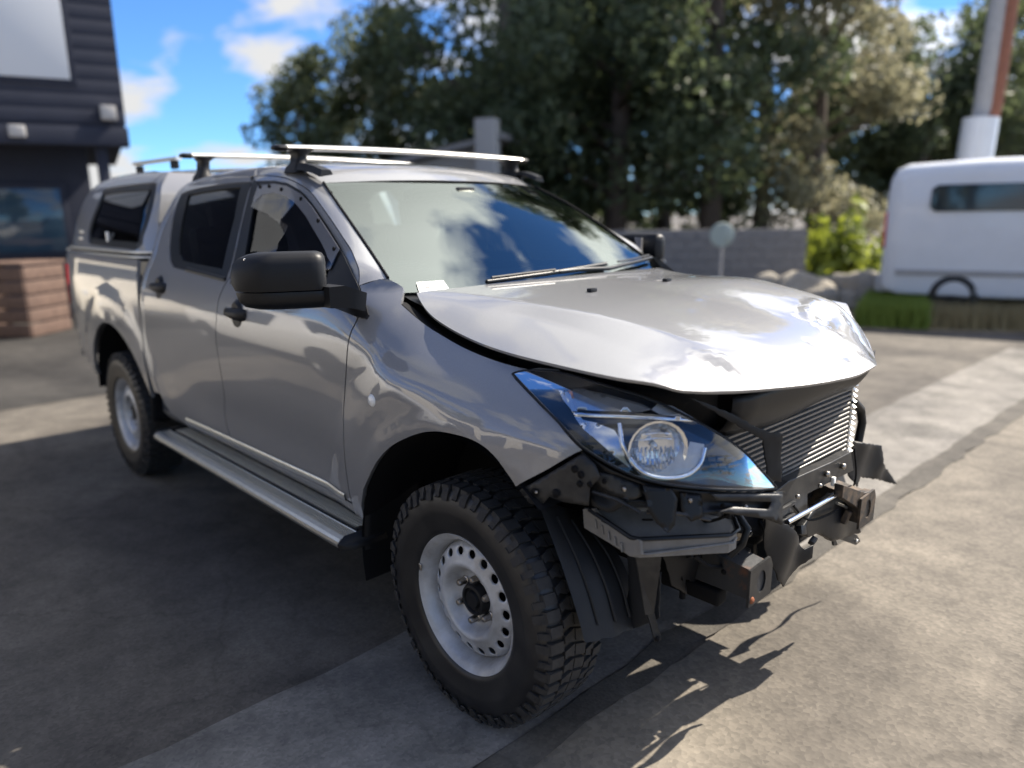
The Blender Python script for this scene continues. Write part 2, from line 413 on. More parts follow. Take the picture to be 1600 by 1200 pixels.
# ---------------------------------------------------------------- ground
def ground_mat(name,c1,c2,sc,bump=.4,rough=.85,stain=None,gr=90):
    m=mat(name,c1,rough,spec=.25); t=m.node_tree; b=t.nodes['Principled BSDF']
    c=t.nodes.new('ShaderNodeTexCoord')
    n=t.nodes.new('ShaderNodeTexNoise'); n.inputs['Scale'].default_value=sc; n.inputs['Detail'].default_value=8; n.inputs['Roughness'].default_value=.65; t.links.new(c.outputs['Object'],n.inputs['Vector'])
    r=t.nodes.new('ShaderNodeValToRGB'); r.color_ramp.elements[0].position=.32; r.color_ramp.elements[1].position=.70; r.color_ramp.elements[0].color=(*c1,1); r.color_ramp.elements[1].color=(*c2,1); t.links.new(n.outputs['Fac'],r.inputs[0])
    v=t.nodes.new('ShaderNodeTexVoronoi'); v.inputs['Scale'].default_value=gr; t.links.new(c.outputs['Object'],v.inputs['Vector'])
    r2=t.nodes.new('ShaderNodeValToRGB'); r2.color_ramp.elements[0].color=(.55,.55,.55,1); r2.color_ramp.elements[1].color=(1.25,1.22,1.18,1); t.links.new(v.outputs['Color'],r2.inputs[0])
    mu=t.nodes.new('ShaderNodeMix'); mu.data_type='RGBA'; mu.blend_type='MULTIPLY'; mu.inputs['Factor'].default_value=.55; t.links.new(r.outputs[0],mu.inputs['A']); t.links.new(r2.outputs[0],mu.inputs['B'])
    last=mu.outputs['Result']
    n3=t.nodes.new('ShaderNodeTexNoise'); n3.inputs['Scale'].default_value=.7; n3.inputs['Detail'].default_value=4; n3.inputs['Distortion'].default_value=.6; t.links.new(c.outputs['Object'],n3.inputs['Vector'])
    r3=t.nodes.new('ShaderNodeValToRGB'); r3.color_ramp.elements[0].position=.38; r3.color_ramp.elements[1].position=.56; r3.color_ramp.elements[0].color=(.62,.62,.64,1); r3.color_ramp.elements[1].color=(1,1,1,1); t.links.new(n3.outputs['Fac'],r3.inputs[0])
    m3=t.nodes.new('ShaderNodeMix'); m3.data_type='RGBA'; m3.blend_type='MULTIPLY'; m3.inputs['Factor'].default_value=1; t.links.new(last,m3.inputs['A']); t.links.new(r3.outputs[0],m3.inputs['B'])
    n4=t.nodes.new('ShaderNodeTexNoise'); n4.inputs['Scale'].default_value=5.5; n4.inputs['Detail'].default_value=5; n4.inputs['Roughness'].default_value=.7; n4.inputs['Distortion'].default_value=.15; t.links.new(c.outputs['Object'],n4.inputs['Vector'])
    r4=t.nodes.new('ShaderNodeValToRGB'); r4.color_ramp.elements[0].position=.30; r4.color_ramp.elements[1].position=.62; r4.color_ramp.elements[0].color=(.72,.72,.72,1); r4.color_ramp.elements[1].color=(1.10,1.09,1.07,1); t.links.new(n4.outputs['Fac'],r4.inputs[0])
    m4=t.nodes.new('ShaderNodeMix'); m4.data_type='RGBA'; m4.blend_type='MULTIPLY'; m4.inputs['Factor'].default_value=1; t.links.new(m3.outputs['Result'],m4.inputs['A']); t.links.new(r4.outputs[0],m4.inputs['B'])
    # hairline cracks
    v5=t.nodes.new('ShaderNodeTexVoronoi'); v5.feature='DISTANCE_TO_EDGE'; v5.inputs['Scale'].default_value=.55; mpd=t.nodes.new('ShaderNodeVectorMath'); mpd.operation='MULTIPLY_ADD'; n5=t.nodes.new('ShaderNodeTexNoise'); n5.inputs['Scale'].default_value=2.5; n5.inputs['Detail'].default_value=6; t.links.new(c.outputs['Object'],n5.inputs['Vector']); t.links.new(n5.outputs['Color'],mpd.inputs[0]); mpd.inputs[1].default_value=(.7,.7,0); t.links.new(c.outputs['Object'],mpd.inputs[2]); t.links.new(mpd.outputs[0],v5.inputs['Vector'])
    r5=t.nodes.new('ShaderNodeValToRGB'); r5.color_ramp.elements[0].position=.0; r5.color_ramp.elements[1].position=.009; r5.color_ramp.elements[0].color=(.80,.80,.80,1); r5.color_ramp.elements[1].color=(1,1,1,1); t.links.new(v5.outputs['Distance'],r5.inputs[0])
    m5=t.nodes.new('ShaderNodeMix'); m5.data_type='RGBA'; m5.blend_type='MULTIPLY'; m5.inputs['Factor'].default_value=1; t.links.new(m4.outputs['Result'],m5.inputs['A']); t.links.new(r5.outputs[0],m5.inputs['B'])
    t.links.new(m5.outputs['Result'],b.inputs['Base Color'])
    bu=t.nodes.new('ShaderNodeBump'); bu.inputs['Strength'].default_value=bump; bu.inputs['Distance'].default_value=.002; t.links.new(v.outputs['Distance'],bu.inputs['Height']); t.links.new(bu.outputs[0],b.inputs['Normal'])
    return m
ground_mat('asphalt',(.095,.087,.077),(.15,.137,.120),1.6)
ground_mat('shaded_asphalt',(.036,.035,.034),(.060,.057,.054),1.3)  # asphalt darkened in colour to paint the shade behind the pickup
ground_mat('apron',(.16,.153,.14),(.25,.238,.22),2.5)
ground_mat('road_chip',(.155,.140,.118),(.225,.203,.170),1.1,gr=70)
ground_mat('seam_dirt',(.075,.07,.062),(.13,.12,.105),3)
ground_mat('soil',(.16,.13,.09),(.30,.25,.17),2)
def sheet(name,pts,z,m,wav=None):
    o=mesh_obj(name,[(x,y,z) for x,y in pts],[list(range(len(pts)))],m,None,False); tag(o,kind='structure'); return o
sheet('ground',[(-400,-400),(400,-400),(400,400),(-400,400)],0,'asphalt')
sheet('yard_shade_sheet',[(-60,-30),(-5.75,-30),(-5.72,.0),(-5.6,30),(-60,30)],.004,'shaded_asphalt')  # darker sheet standing in for the shadow band across the yard
def strip(name,x0,x1,y0,y1,z,m,amp=.02,n=60,seed=1):
    random.seed(seed); L=[];Rr=[]
    for i in range(n+1):
        y=y0+(y1-y0)*i/n; L.append((x0+random.uniform(-amp,amp),y)); Rr.append((x1+random.uniform(-amp,amp),y))
    return sheet(name,[p for p in Rr]+L[::-1],z,m)
strip('concrete_apron',-.52,.20,-14,7.5,.004,'apron',.012,120,2)
strip('road',.30,40,-20,7.6,.005,'road_chip',.02,160,3)
strip('drain_seam',.19,.31,-14,7.55,.009,'seam_dirt',.022,150,4)
# ---------------------------------------------------------------- the pickup: body panels
truck=tag(empty('pickup_truck'),'silver grey double cab pickup with canopy, front bumper missing and crumpled bonnet','pickup truck')
T=truck
B_px=[(365,692),(355,667),(351,645),(350,612),(346,587),(340,550),(337,520),(338,500),(341,470),(350,447),(357,436),(362,420),(371,380),(380,340),(390,300),(397,275)]
B=pxz(B_px); B[0]=(-1.684,.516)
Atop_px=[(397,275),(420,274),(444,277),(464,285),(484,298),(500,318),(520,346),(540,376),(552,396),(560,416),(562,432),(561,446)]
Atop=pxz(Atop_px)
cut_px=[(563,470),(559,497),(548,520),(543,545),(541,575),(539,610),(537,640),(537,675),(539,720)]
cut=pxz(cut_px)+[(-.607,.66),(-.607,.55)]
Crear_px=[(292,665),(267,645),(252,620),(242,590),(235,562),(228,525),(225,490),(226,450),(229,433),(236,415),(243,398),(249,375),(255,355),(265,335),(274,317),(281,303),(293,291),(317,283),(347,278),(367,276.5),(397,275)]
Cr=pxz(Crear_px)
def sm(pts,n): return [tuple(p) for p in cr(pts,n)]
Atop_s=sm(Atop,40); cut_s=sm([Atop[-1]]+cut,44)[1:]; B_s=sm(B,44); Cr_s=sm(Cr[:1]+Cr[1:],70)
# windows
fw_px=[(399.5,284),(428,283.5),(448,287),(468,298),(488,320),(510,353),(530,386),(545,415),(556,443),(540,449),(500,450),(440,447),(361,439),(366,420),(375,380),(384,340),(394,300)]
fw=pxz(fw_px)
fg_px=[(404,289),(428,287.5),(447,291),(466,302),(486,324),(508,357),(520,378),(508,446),(440,444),(375,440),(378,415),(384,390),(392,345),(399,310)]
fg=pxz(fg_px)
rw_px=[(392.5,285),(367,286.5),(340,289.5),(310,294.5),(292,299.5),(283,304),(276,320),(270,340),(266.5,363),(264.5,387),(266,407),(271,417),(292,422),(325,430),(353,436.5),(360,415),(368,380),(377,340),(387,300)]
rw=pxz(rw_px)
rg_px=[(377,291),(340,295),(310,300),(293,304),(286,330),(281,355),(278,377),(279,398),(284,408),(305,413),(347,421),(357,380),(367,340)]
rg=pxz(rg_px)
for s in (0,1):
    pass
near=[]
def both(o,sub=()):
    """mirror a near side part (with its own children) to the far side"""
    q=mirror_obj(o,T)
    for c in sub: mirror_obj(c,q)
    return q
door_f=side_panel('front_door',Atop_s+cut_s+B_s[:-1],[fw],W_body,'paint',T,step=.045,flange=.022)
door_r=side_panel('rear_door',[(p[0],p[1]) for p in B_s[::-1][1:]]+[(-2.0,.505)]+Cr_s[:-1],[rw],W_body,'paint',T,step=.05,flange=.022)
ft=side_panel('window_trim',fw,[fg],W_body,'black_satin',door_f,off=-.004,step=.05,flange=.012,gap=-.002)
fgl=side_panel('window_glass',fg,[],W_body,'side_glass',door_f,off=-.012,step=.07,flange=0,gap=-.006)
rt=side_panel('window_trim',rw,[rg],W_body,'black_satin',door_r,off=-.004,step=.05,flange=.012,gap=-.002)
rgl=side_panel('window_glass',rg,[],W_body,'side_glass',door_r,off=-.012,step=.07,flange=0,gap=-.006)
# bright waist strip at the foot of the windows
def waist(xa,za,xb,zb,parent,name='waist_strip'):
    V=[];F=[]; n=14
    for i in range(n+1):
        t=i/n;x=xa+(xb-xa)*t;z=za+(zb-za)*t
        for dz,o in ((.0,.003),(.004,.008),(.016,.008),(.022,.002)): V.append((x,-(W_body(x,z+dz)+o),z+dz))
    for i in range(n):
        for j in range(3): a=i*4+j; F.append([a,a+1,a+5,a+4])
    return mesh_obj(name,V,F,'black_satin',parent)
a,b=rw[12],rw[14]; ws_r=waist(a[0],a[1]-.006,b[0],b[1]-.010,door_r)
a,b=fw[12],fw[9]; ws_f=waist(a[0]+.01,a[1]-.012,b[0],b[1]-.012,door_f)
def handle(px,parent):
    P=onS(px); x,z=P[0],P[2]; w0=W_body(x,z)
    V,F=[],[]
    prof=[(-.105,0,.010,.016),(-.09,.012,.016,.020),(-.05,.030,.018,.022),(0,.038,.020,.024),(.05,.036,.024,.026),(.085,.026,.028,.030),(.11,.008,.020,.024)]
    rings=[]
    for dx,o,hh,zz in prof:
        y=-(W_body(x+dx,z)+o-.004)
        rings.append([(x+dx,y+.010,z+hh),(x+dx,y,z+hh*.6),(x+dx,y-.003,z),(x+dx,y,z-hh*.6),(x+dx,y+.010,z-hh)])
    h=loft('door_handle',rings,'black_plastic',parent)
    # dished cup behind the grip, with the key barrel bulge above and below
    t=np.linspace(0,2*math.pi,33)[:-1]
    cup=[(x+.02+.052*math.cos(a),-(W_body(x+.02+.052*math.cos(a),z+.058*math.sin(a))+.002),z+.058*math.sin(a)) for a in t]
    mid=[(x+.02+.040*math.cos(a),-(W_body(x,z)+.008),z+.045*math.sin(a)) for a in t]
    inn=[(x+.02+.012*math.cos(a),-(W_body(x,z)+.004),z+.012*math.sin(a)) for a in t]
    c=loft('handle_cup',[cup,mid,inn],'black_plastic',parent,closed_u=True,cap=True)
    return [h,c]
bpf=side_panel('pillar_trim',pxz([(398,279),(404,289),(392.5,345),(384.5,390),(377,437),(359.5,436),(363.3,420),(372.3,380),(381.3,340),(391.3,300)]),[],W_body,'black_satin',door_f,off=.0018,step=.04,flange=.004,gap=0)
bpr=side_panel('pillar_trim',pxz([(394.5,284.5),(378,289),(367,340),(357,380),(347.5,423),(354,434.5),(360.7,416),(369,380),(378,340),(387.8,300)]),[],W_body,'black_satin',door_r,off=.0018,step=.04,flange=.004,gap=0)
hf=handle((367,489),door_f); hr=handle((247,448),door_r)
both(door_f,[ft,fgl,ws_f,bpf]+hf); both(door_r,[rt,rgl,ws_r,bpr]+hr)
# weather shield with studs on the near front door
vis_px=[(392,323),(398,303),(404,290),(428,287),(448,290.5),(468,301.5),(488,323.5),(510,357),(530,389),(516,420),(480,425),(452,398),(446,368),(436,348),(416,334)]
vis=pxz(vis_px,off=.02)
def vis_off(x,z): 
    return 0
vs=side_panel('weather_shield',vis,[],W_body,'visor_acrylic',door_f,off=.020,step=.04,flange=.004,gap=0)
mat('visor_band',(.13,.13,.14),.25,.1,.5)
band_px=[(403,290),(428,287),(448,290.5),(468,301.5),(488,323.5),(510,357),(530,389),(518,412),(512,402),(498,372),(478,338),(462,318),(446,306),(428,301),(410,304),(398,316),(396,312)]
vb=side_panel('shield_rim',pxz(band_px,off=.021),[],W_body,'visor_band',door_f,off=.0215,step=.03,flange=.002,gap=0)
for q in [(407,292),(421,291),(440,296),(470.6,311),(497.6,345),(522.6,389)]:
    P=onS(q,W_body,.021); V,F=lathe_vf([(0,.0085),(.004,.0085),(.006,.006),(.006,.0)],12,(P[0],P[1],P[2])); mesh_obj('stud',V,F,'black_matte',door_f,True,sharp=40)
# ---- front fender
lensbot_px=[(912,703),(890,680),(870,655),(850,636),(835,620),(815,599),(801,584)]
arch_px=[(580,740),(590,722),(610,700),(640,684),(670,676),(700,678),(740,690),(770,712),(795,745),(806,762)]
ftop=[(x,ze_f(x)-.003) for x in np.linspace(.285,-.40,26)]
fen=[Atop_s[-1]]+cut_s+[(-.607,.50),(-.535,.50),(-.525,.56),(-.49,.635)]+sm(pxz(arch_px),40)+pxz([(860,733)])+sm(pxz(lensbot_px),16)+pxz([(840,577),(870,579.5)])+ftop+[(-.42,1.297),(-.445,1.322),(-.50,1.347),(-.535,1.348)]
fender=side_panel('front_fender',fen,[],W_body,'paint',T,step=.032,flange=.02)
both(fender)
# side repeater on the fender
P=onS((581,626)); V,F=lathe_vf([(0,.021),(.004,.021),(.009,.015),(.011,0)],24,(P[0],P[1]+.003,P[2])); rep=mesh_obj('side_repeater',V,F,'white_lens',T,True); both(rep)
# ---- cab side frame: strip from the A pillar over the doors to the C pillar
WS=[at(q,y=y) for q,y in [((607,435),-.73),((592,412),-.718),((572,382),-.70),((550,350),-.68),((527,317),-.65),((506,286),-.605)]]
doorline=[np.array((x,-W_body(x,z),z)) for x,z in [Atop_s[-1]]+Atop_s[::-1][1:-1]]
zr=pchip([-2.72,-2.60,-2.4,-2.1,-1.8,-1.5,-1.3,-1.17],[1.68,1.725,1.752,1.770,1.775,1.764,1.737,1.687])
yr=pchip([-2.72,-2.4,-1.6,-1.3,-1.17],[.60,.625,.63,.62,.60])
rail=[np.array((x,-yr(x),zr(x))) for x in np.linspace(-1.17,-2.50,24)]
inner=cr(WS+[np.array((-1.3,-yr(-1.3),zr(-1.3)))],24)[:-2]
# A pillar + roof rail (front part), inner edge follows windscreen edge then roof rail
apx=cr([p for p in doorline],60)
inn=cr(list(WS)+rail[3:10],60)
inn2=inn
def bulge(c0,c1,k=.006,n=5):
    rows=[]
    for t in np.linspace(0,1,n):
        row=[]
        for a,b in zip(c0,c1):
            p=a*(1-t)+b*t; d=b-a; L=np.linalg.norm(d)
            nn=np.array((.0,-.75,.66)); nn=nn-d*np.dot(nn,d)/max(L*L,1e-9); nn/=np.linalg.norm(nn)
            row.append(p+nn*k*4*t*(1-t)*min(L/.12,1.3))
        rows.append(row)
    return rows
ap=loft('roof_pillar',bulge(apx,inn),'paint',T); both(ap)
Ctop=[np.array((x,-W_body(x,z),z)) for x,z in Cr_s[::-1]]           # from B top to the sill
ci=np.argmin([abs(p[2]-.62)+(0 if p[0]<-2.4 else 5) for p in Ctop]); Ctop=Ctop[:ci+1]
nC=60; c0=cr(Ctop,nC)
c1=[]
k_end=inn[-1]
for i,p in enumerate(c0):
    pass
rail_c=[np.array((x,-yr(x),zr(x))) for x in np.linspace(k_end[0],-2.47,12)]
tail=[np.array((p[0]-.075,-W_body(p[0]-.075,p[2])+.004,p[2])) for p in c0 if p[2]<1.64 and p[0]<-2.3]
c1=cr(rail_c+[np.array((-2.555,-.665,1.705))]+tail[::4]+[tail[-1]],nC)
cp=loft('roof_pillar',bulge(c0,c1,.010),'paint',T); both(cp)
# roof skin
rows=[]
for x in list(np.linspace(-1.0,-2.66,34)):
    pass
xs=np.linspace(0,1,30); roofrows=[]
for t in xs:
    row=[]
    for u in np.linspace(-1,1,41):
        xf=-1.17+.115*(1-u*u)          # front header bows forward in the middle
        xb=-2.60
        x=xf+(xb-xf)*t
        xe=-1.17+(-2.60+1.17)*t
        y=u*yr(xe); z=zr(xe)+(.034*(1-abs(u)**2.4))*min(1,.45+2*t)
        row.append((x,y,z))
    roofrows.append(row)
roof=loft('roof',roofrows,'paint',T)
# cab back wall
mesh_obj('cab_rear_wall',[(-2.60,-.60,1.72),(-2.60,.60,1.72),(-2.64,.86,1.30),(-2.64,-.86,1.30),(-2.64,.86,.5),(-2.64,-.86,.5)],[[0,1,2,3],[3,2,4,5]],'paint',T,False)
# inner shell so that gaps look into dark metal
def shell(name,x0,x1,z0,z1,Wf,off,m):
    V=[];F=[];nx,nz=30,12
    for i in range(nx+1):
        for j in range(nz+1):
            x=x0+(x1-x0)*i/nx;z=z0+(z1-z0)*j/nz; V.append((x,-(Wf(x,z)-off),z))
    for i in range(nx):
        for j in range(nz): a=i*(nz+1)+j; F.append([a,a+1,a+nz+2,a+nz+1])
    return mesh_obj(name,V,F,m,T)
both(shell('inner_sill',-2.6,-.56,.46,1.28,W_body,.035,'black_matte'))
# ---- cargo tub sides
arcR=[(-3.22+.568*math.cos(a),.385+.568*math.sin(a)) for a in np.linspace(R(20),R(163),44)]
tub=[(-2.665,1.345),(-2.675,1.0),(-2.68,.60)]+arcR+[(-3.80,.535),(-4.02,.60),(-4.20,.70),(-4.235,.85),(-4.225,1.1),(-4.20,1.36)]
tubp=side_panel('tub_side',tub,[],W_bed,'paint',T,step=.06,flange=.02); both(tubp)
tg=[]
for z in np.linspace(.62,1.37,12): tg.append([(-4.225-.012*math.cos(u*1.4),u*.86,z) for u in np.linspace(-1,1,14)])
loft('tailgate',tg,'paint',T)
lw=[]
for z in np.linspace(1.0,1.26,8):
    lw.append([(x,-(W_bed(x,z)+.006) if x>-4.23 else -(W_bed(-4.225,z)-(-4.225-x)*1.6),z) for x in (-4.14,-4.17,-4.20,-4.225,-4.25,-4.262)])
tl=loft('tail_light',lw,'tail_red',T); both(tl)
# ---- canopy
ca=[(-2.64,1.385),(-2.64,1.50),(-2.655,1.62),(-2.68,1.72),(-2.70,1.80)]
win_px=[(139,381),(137,370),(141,350),(150,325),(158,305),(166,295),(200,289),(240,285.5),(244.5,288),(243,302),(239,322),(232,348),(224,370),(217,389),(195,388),(165,385)]
win=pxz(win_px,W_canopy)
can=[(-2.64,1.378),(-2.645,1.50),(-2.66,1.62),(-2.69,1.72),(-2.72,1.80),(-3.0,1.822),(-3.4,1.826),(-3.75,1.818),(-3.90,1.79),(-3.98,1.72),(-4.05,1.60),(-4.11,1.48),(-4.15,1.378)]
canp=side_panel('canopy',can,[sm(win+[win[0]],60)[:-1]],W_canopy,'paint',T,step=.05,flange=.02,gap=0)
wf_in=inset(np.array(sm(win+[win[0]],60)[:-1]),.035)
cwt=side_panel('canopy_window_frame',sm(win+[win[0]],60)[:-1],[wf_in],W_canopy,'black_satin',canp,off=-.006,step=.05,flange=.01,gap=-.003)
cwg=side_panel('canopy_glass',wf_in,[],W_canopy,'privacy_glass',canp,off=-.012,step=.08,flange=0,gap=-.004)
P=onS((167,370),W_canopy); lat=box('window_latch',(P[0],P[1]+.004,P[2]),(.035,.012,.06),'white_paper',canp,.003)
bk=[]
for (x,z) in [(-4.15,1.378),(-4.11,1.48),(-4.05,1.60),(-3.98,1.72),(-3.90,1.79),(-3.75,1.818)]:
    bk.append([(x-.03*(1-u*u),u*W_canopy(x,z),z) for u in np.linspace(-1,1,15)])
cro=[]
for t in np.linspace(0,1,14):
    x=-2.72+t*(-3.75+2.72); z=1.80+.026*math.sin(math.pi*min(t*1.1+.05,1)*.6)
    cro.append([(x,u*W_canopy(x,z),z+.035*(1-abs(u)**2.2)) for u in np.linspace(-1,1,21)])
both(canp,[cwt,cwg,lat])
loft('canopy_roof',cro,'paint',T)
loft('canopy_door',bk,'privacy_glass',T)
fr=[]
for (x,z) in [(-2.64,1.378),(-2.645,1.50),(-2.66,1.62),(-2.69,1.72),(-2.72,1.80)]:
    fr.append([(x,u*W_canopy(x,z),z) for u in (-1,-.6,0,.6,1)])
loft('canopy_front',fr,'paint',T)
# canopy foot rail: three ribs
for k,(z0,o,m) in enumerate([(1.338,.016,'black_satin'),(1.352,.020,'aluminium'),(1.366,.018,'black_satin'),(1.378,.014,'aluminium')]):
    path=[(x,-(W_canopy(x,1.37)+o-.006),z0) for x in np.linspace(-2.64,-4.15,24)]
    q=tube('canopy_rail',path,.008,m,T,8); both(q)
# RC-like raised letters are unreadable in the photograph: two small pale strokes on the canopy corner
for px in [(128,362),(127,372)]:
    P=onS(px,W_canopy); box('badge_letter',(P[0],P[1]-.002,P[2]),(.09,.003,.018),'bar_alu',canp,.001)
# ---- windscreen
wsr=[]
for i,t in enumerate(np.linspace(0,1,20)):
    e=cr(WS,20)[i]; bow=.105*(1-t)+.10*t
    wsr.append([(e[0]+bow*(1-u*u),u*abs(e[1]),e[2]-.012*(1-u*u)*(1-t)+.012*(1-u*u)*t) for u in np.linspace(-1,1,31)])
# carry the glass down behind the bonnet edge
e=WS[0]; low=[]
wsr=[[(p[0]+.075*1.0,p[1]*1.005,p[2]-.045) for p in wsr[0]]]+wsr
wsc=loft('windscreen',wsr,'windscreen_glass',T)
def ws_pt(u,t):   # u -1..1 across, t 0..1 up
    i=min(max(t,0),1)*19+1; a=int(i); f=i-a; a2=min(a+1,20)
    j=(u+1)/2*30; b=min(int(j),29); g=j-b
    P=lambda r,c: np.array(wsr[r][c])
    return (P(a,b)*(1-g)+P(a,b+1)*g)*(1-f)+(P(a2,b)*(1-g)+P(a2,b+1)*g)*f
inw=np.array((-.45,0,-.6)); inw=inw/np.linalg.norm(inw)*.006
def frit(uv,name='windscreen_band'):
    rows=[[ws_pt(u,t)+inw for u in np.linspace(u0,u1,8)] for t,(u0,u1) in uv]
    return loft(name,rows,'black_satin',wsc)
frit([(t,(-1,-.935)) for t in np.linspace(0,1,14)]); frit([(t,(.935,1)) for t in np.linspace(0,1,14)])
rows=[[ws_pt(u,t)+inw for u in np.linspace(-.94,.94,24)] for t in (0,.03,.06)]; loft('windscreen_band',rows,'black_satin',wsc)
rows=[[ws_pt(u,t)+inw for u in np.linspace(-.94,.94,24)] for t in (.955,.98,1)]; loft('windscreen_band',rows,'black_satin',wsc)
box('mirror_mount',ws_pt(0,.90)+inw*4,(.06,.10,.05),'black_plastic',wsc,.01)
# seal along the pillar and header
for s in (-1,1):
    tube('windscreen_seal',[np.array((p[0],s*abs(p[1])*1.002,p[2]+.003)) for p in cr(WS,22)],.005,'black_matte',wsc,6)
# cowl
cw=[]
for t in np.linspace(0,1,4): cw.append([(-.535+.105*(1-u*u)-.0+ t*.20,u*.78,1.300-.05*t-.008*(1-u*u)) for u in np.linspace(-.93,.93,21)])
loft('cowl_panel',cw,'black_plastic',T)
# wipers
def wiper(pts,r=.008):
    return tube('wiper',pts,r,'black_satin',T,8)
wz=lambda px,z: at(px,z=z)
def wq(u,t):
    u=min(max(u,-1),.9999)
    return ws_pt(u,t) if t>=0 else ws_pt(u,0)+(np.array(wsr[0][min(int((u+1)*15),30)])-np.array(wsr[1][min(int((u+1)*15),30)]))*(-t/.1)
def wp(px,h=.02):   # point just in front of the glass plane along the ray
    # intersect ray with windscreen by search
    # refine on the glass: minimise the pixel error in (u,t)
    u0,t0=0.,0.; e0=1e9
    for u in np.linspace(-1,1,41):
        for t in np.linspace(-.06,.5,29):
            q=proj(wq(u,t)); e=(q[0]-px[0])**2+(q[1]-px[1])**2
            if e<e0: e0,u0,t0=e,u,t
    st=.03
    for _ in range(14):
        for du,dt in ((st,0),(-st,0),(0,st),(0,-st),(st,st),(-st,-st),(st,-st),(-st,st)):
            q=proj(wq(u0+du,t0+dt)); e=(q[0]-px[0])**2+(q[1]-px[1])**2
            if e<e0: e0,u0,t0=e,u0+du,t0+dt
        st*=.7
    return wq(u0,t0)-inw/.006*h
w1=[wp(q) for q in [(757,447),(800,441),(850,434),(885,428),(944,418)]]
wiper(w1,.009)
w2=[wp(q) for q in [(870,431),(905,427),(950,425),(1000,412),(1014,408)]]
wiper(w2,.009)
for q in ([(763,444),(815,437),(862,431)],[(960,418),(985,413),(1008,407)]): 
    tube('wiper_blade',[wp(x,.032) for x in q],.0045,'dark_steel',T,6)
# ---- bonnet
ye_h=pchip([-.45,-.43,-.36,-.28,-.15,0,.15,.30,.42,.50,.565,.61,.70,.8],[.695,.70,.735,.76,.778,.787,.787,.78,.765,.74,.70,.655,.56,.45])
ze_h=pchip([-.45,-.36,-.25,-.1,0,.15,.3,.42,.5,.565,.61,.7,.8],[1.305,1.275,1.236,1.202,1.186,1.171,1.162,1.154,1.147,1.137,1.125,1.11,1.10])
y1_h=pchip([-.45,-.2,.14,.33,.50,.635,.745,.82],[.645,.57,.51,.47,.455,.45,.44,.43]); z1_h=pchip([-.45,-.2,.14,.33,.50,.635,.745,.82],[1.306,1.290,1.264,1.238,1.206,1.175,1.138,1.105])
y2_h=pchip([-.45,-.14,.04,.24,.415,.545,.655,.82],[.672,.64,.60,.595,.605,.605,.585,.50]); z2_h=pchip([-.45,-.14,.04,.24,.415,.545,.655,.82],[1.306,1.262,1.243,1.217,1.192,1.170,1.125,1.10])
lipP=[at((px_,py_),y=y_) for px_,py_,y_ in [(1065,610,-.65),(1100,611.5,-.60),(1140,611,-.54),(1200,607,-.43),(1260,601,-.31),(1310,593,-.19),(1340,586,-.09),(1366,573,.03)]]
ly=[p[1] for p in lipP]; lx=[p[0] for p in lipP]; lz=[p[2] for p in lipP]
lipx=pchip(ly+[.12,.22,.33,.43,.53,.60,.66],lx+[.775,.735,.69,.645,.585,.53,.47]); lipz=pchip(ly+[.12,.22,.33,.43,.53,.60,.66],lz+[1.095,1.085,1.075,1.075,1.09,1.105,1.125])
def Hbase(x,y):
    ya=abs(y); pts_y=[0,y1_h(x),y2_h(x),max(ye_h(x),y2_h(x)+.03)]; z1=z1_h(x); pts_z=[z1+.010,z1,z2_h(x),ze_h(x)]
    def PL(q):
        q=abs(q)
        if q<=pts_y[1]: t=q/pts_y[1]; return pts_z[0]+(pts_z[1]-pts_z[0])*t*t
        if q<=pts_y[2]: t=(q-pts_y[1])/(pts_y[2]-pts_y[1]); return pts_z[1]+(pts_z[2]-pts_z[1])*t
        t=(q-pts_y[2])/(pts_y[3]-pts_y[2]); return pts_z[2]+(pts_z[3]-pts_z[2])*(.75*t+.25*t*t)
    e=.0055
    return .12*PL(ya-2*e)+.22*PL(ya-e)+.32*PL(ya)+.22*PL(ya+e)+.12*PL(ya+2*e)
_cor={}
def Hn(x,y):
    z=Hbase(x,y)
    yk=min(max(y,-.65),.66); k=round(yk,3)
    if k not in _cor: _cor[k]=(lipx(k),lipz(k)-Hbase(lipx(k),k))
    X,c=_cor[k]
    if abs(y)<.72: z+=c*math.exp(-(max(X-x,0)/.075)**1.3)*(1-sst(.64,.72,abs(y)))
    # crash damage: the far half is buckled up, the nose dished and creased
    z+=.032*sst(.0,.42,y)*sst(-.25,.2,x)*(1-sst(.46,.66,x))
    def g(cx,cy,rx,ry,a=0):
        dx,dy=x-cx,y-cy; c_,s_=math.cos(a),math.sin(a); u,v=c_*dx+s_*dy,-s_*dx+c_*dy
        return math.exp(-(u/rx)**2-(v/ry)**2)
    def tri(cx,cy,L,w_,a,d):      # sharp V crease: a straight fold line with linear flanks
        dx,dy=x-cx,y-cy; c_,s_=math.cos(a),math.sin(a); u,v=c_*dx+s_*dy,-s_*dx+c_*dy
        return d*max(1-abs(v)/w_,0)*max(1-(u/L)**2,0)
    ed=sst(0,.05,X-x)
    z-=ed*.020*g(.715,.02,.045,.085,.25)
    z+=ed*tri(.70,.06,.10,.045,-.9,.010)
    z-=ed*tri(.69,-.05,.07,.03,.7,.008)
    z-=ed*tri(.60,-.50,.075,.022,.55,.009); z+=ed*tri(.585,-.465,.075,.022,.55,.006)
    z-=ed*tri(.55,.27,.15,.045,1.9,.020); z+=ed*tri(.50,.25,.14,.04,1.9,.012)
    z-=ed*tri(.62,.38,.14,.05,-.7,.018)
    z+=ed*tri(.60,.12,.12,.04,2.4,.007)
    return z
near_edge=[(-.43,-.70),(-.36,-.735),(-.28,-.76),(-.15,-.778),(0,-.787),(.15,-.787),(.30,-.78),(.42,-.765),(.50,-.74),(.565,-.695),(lx[0],-.65)]
lip=[(lipx(y),y) for y in np.linspace(-.62,.60,26)]
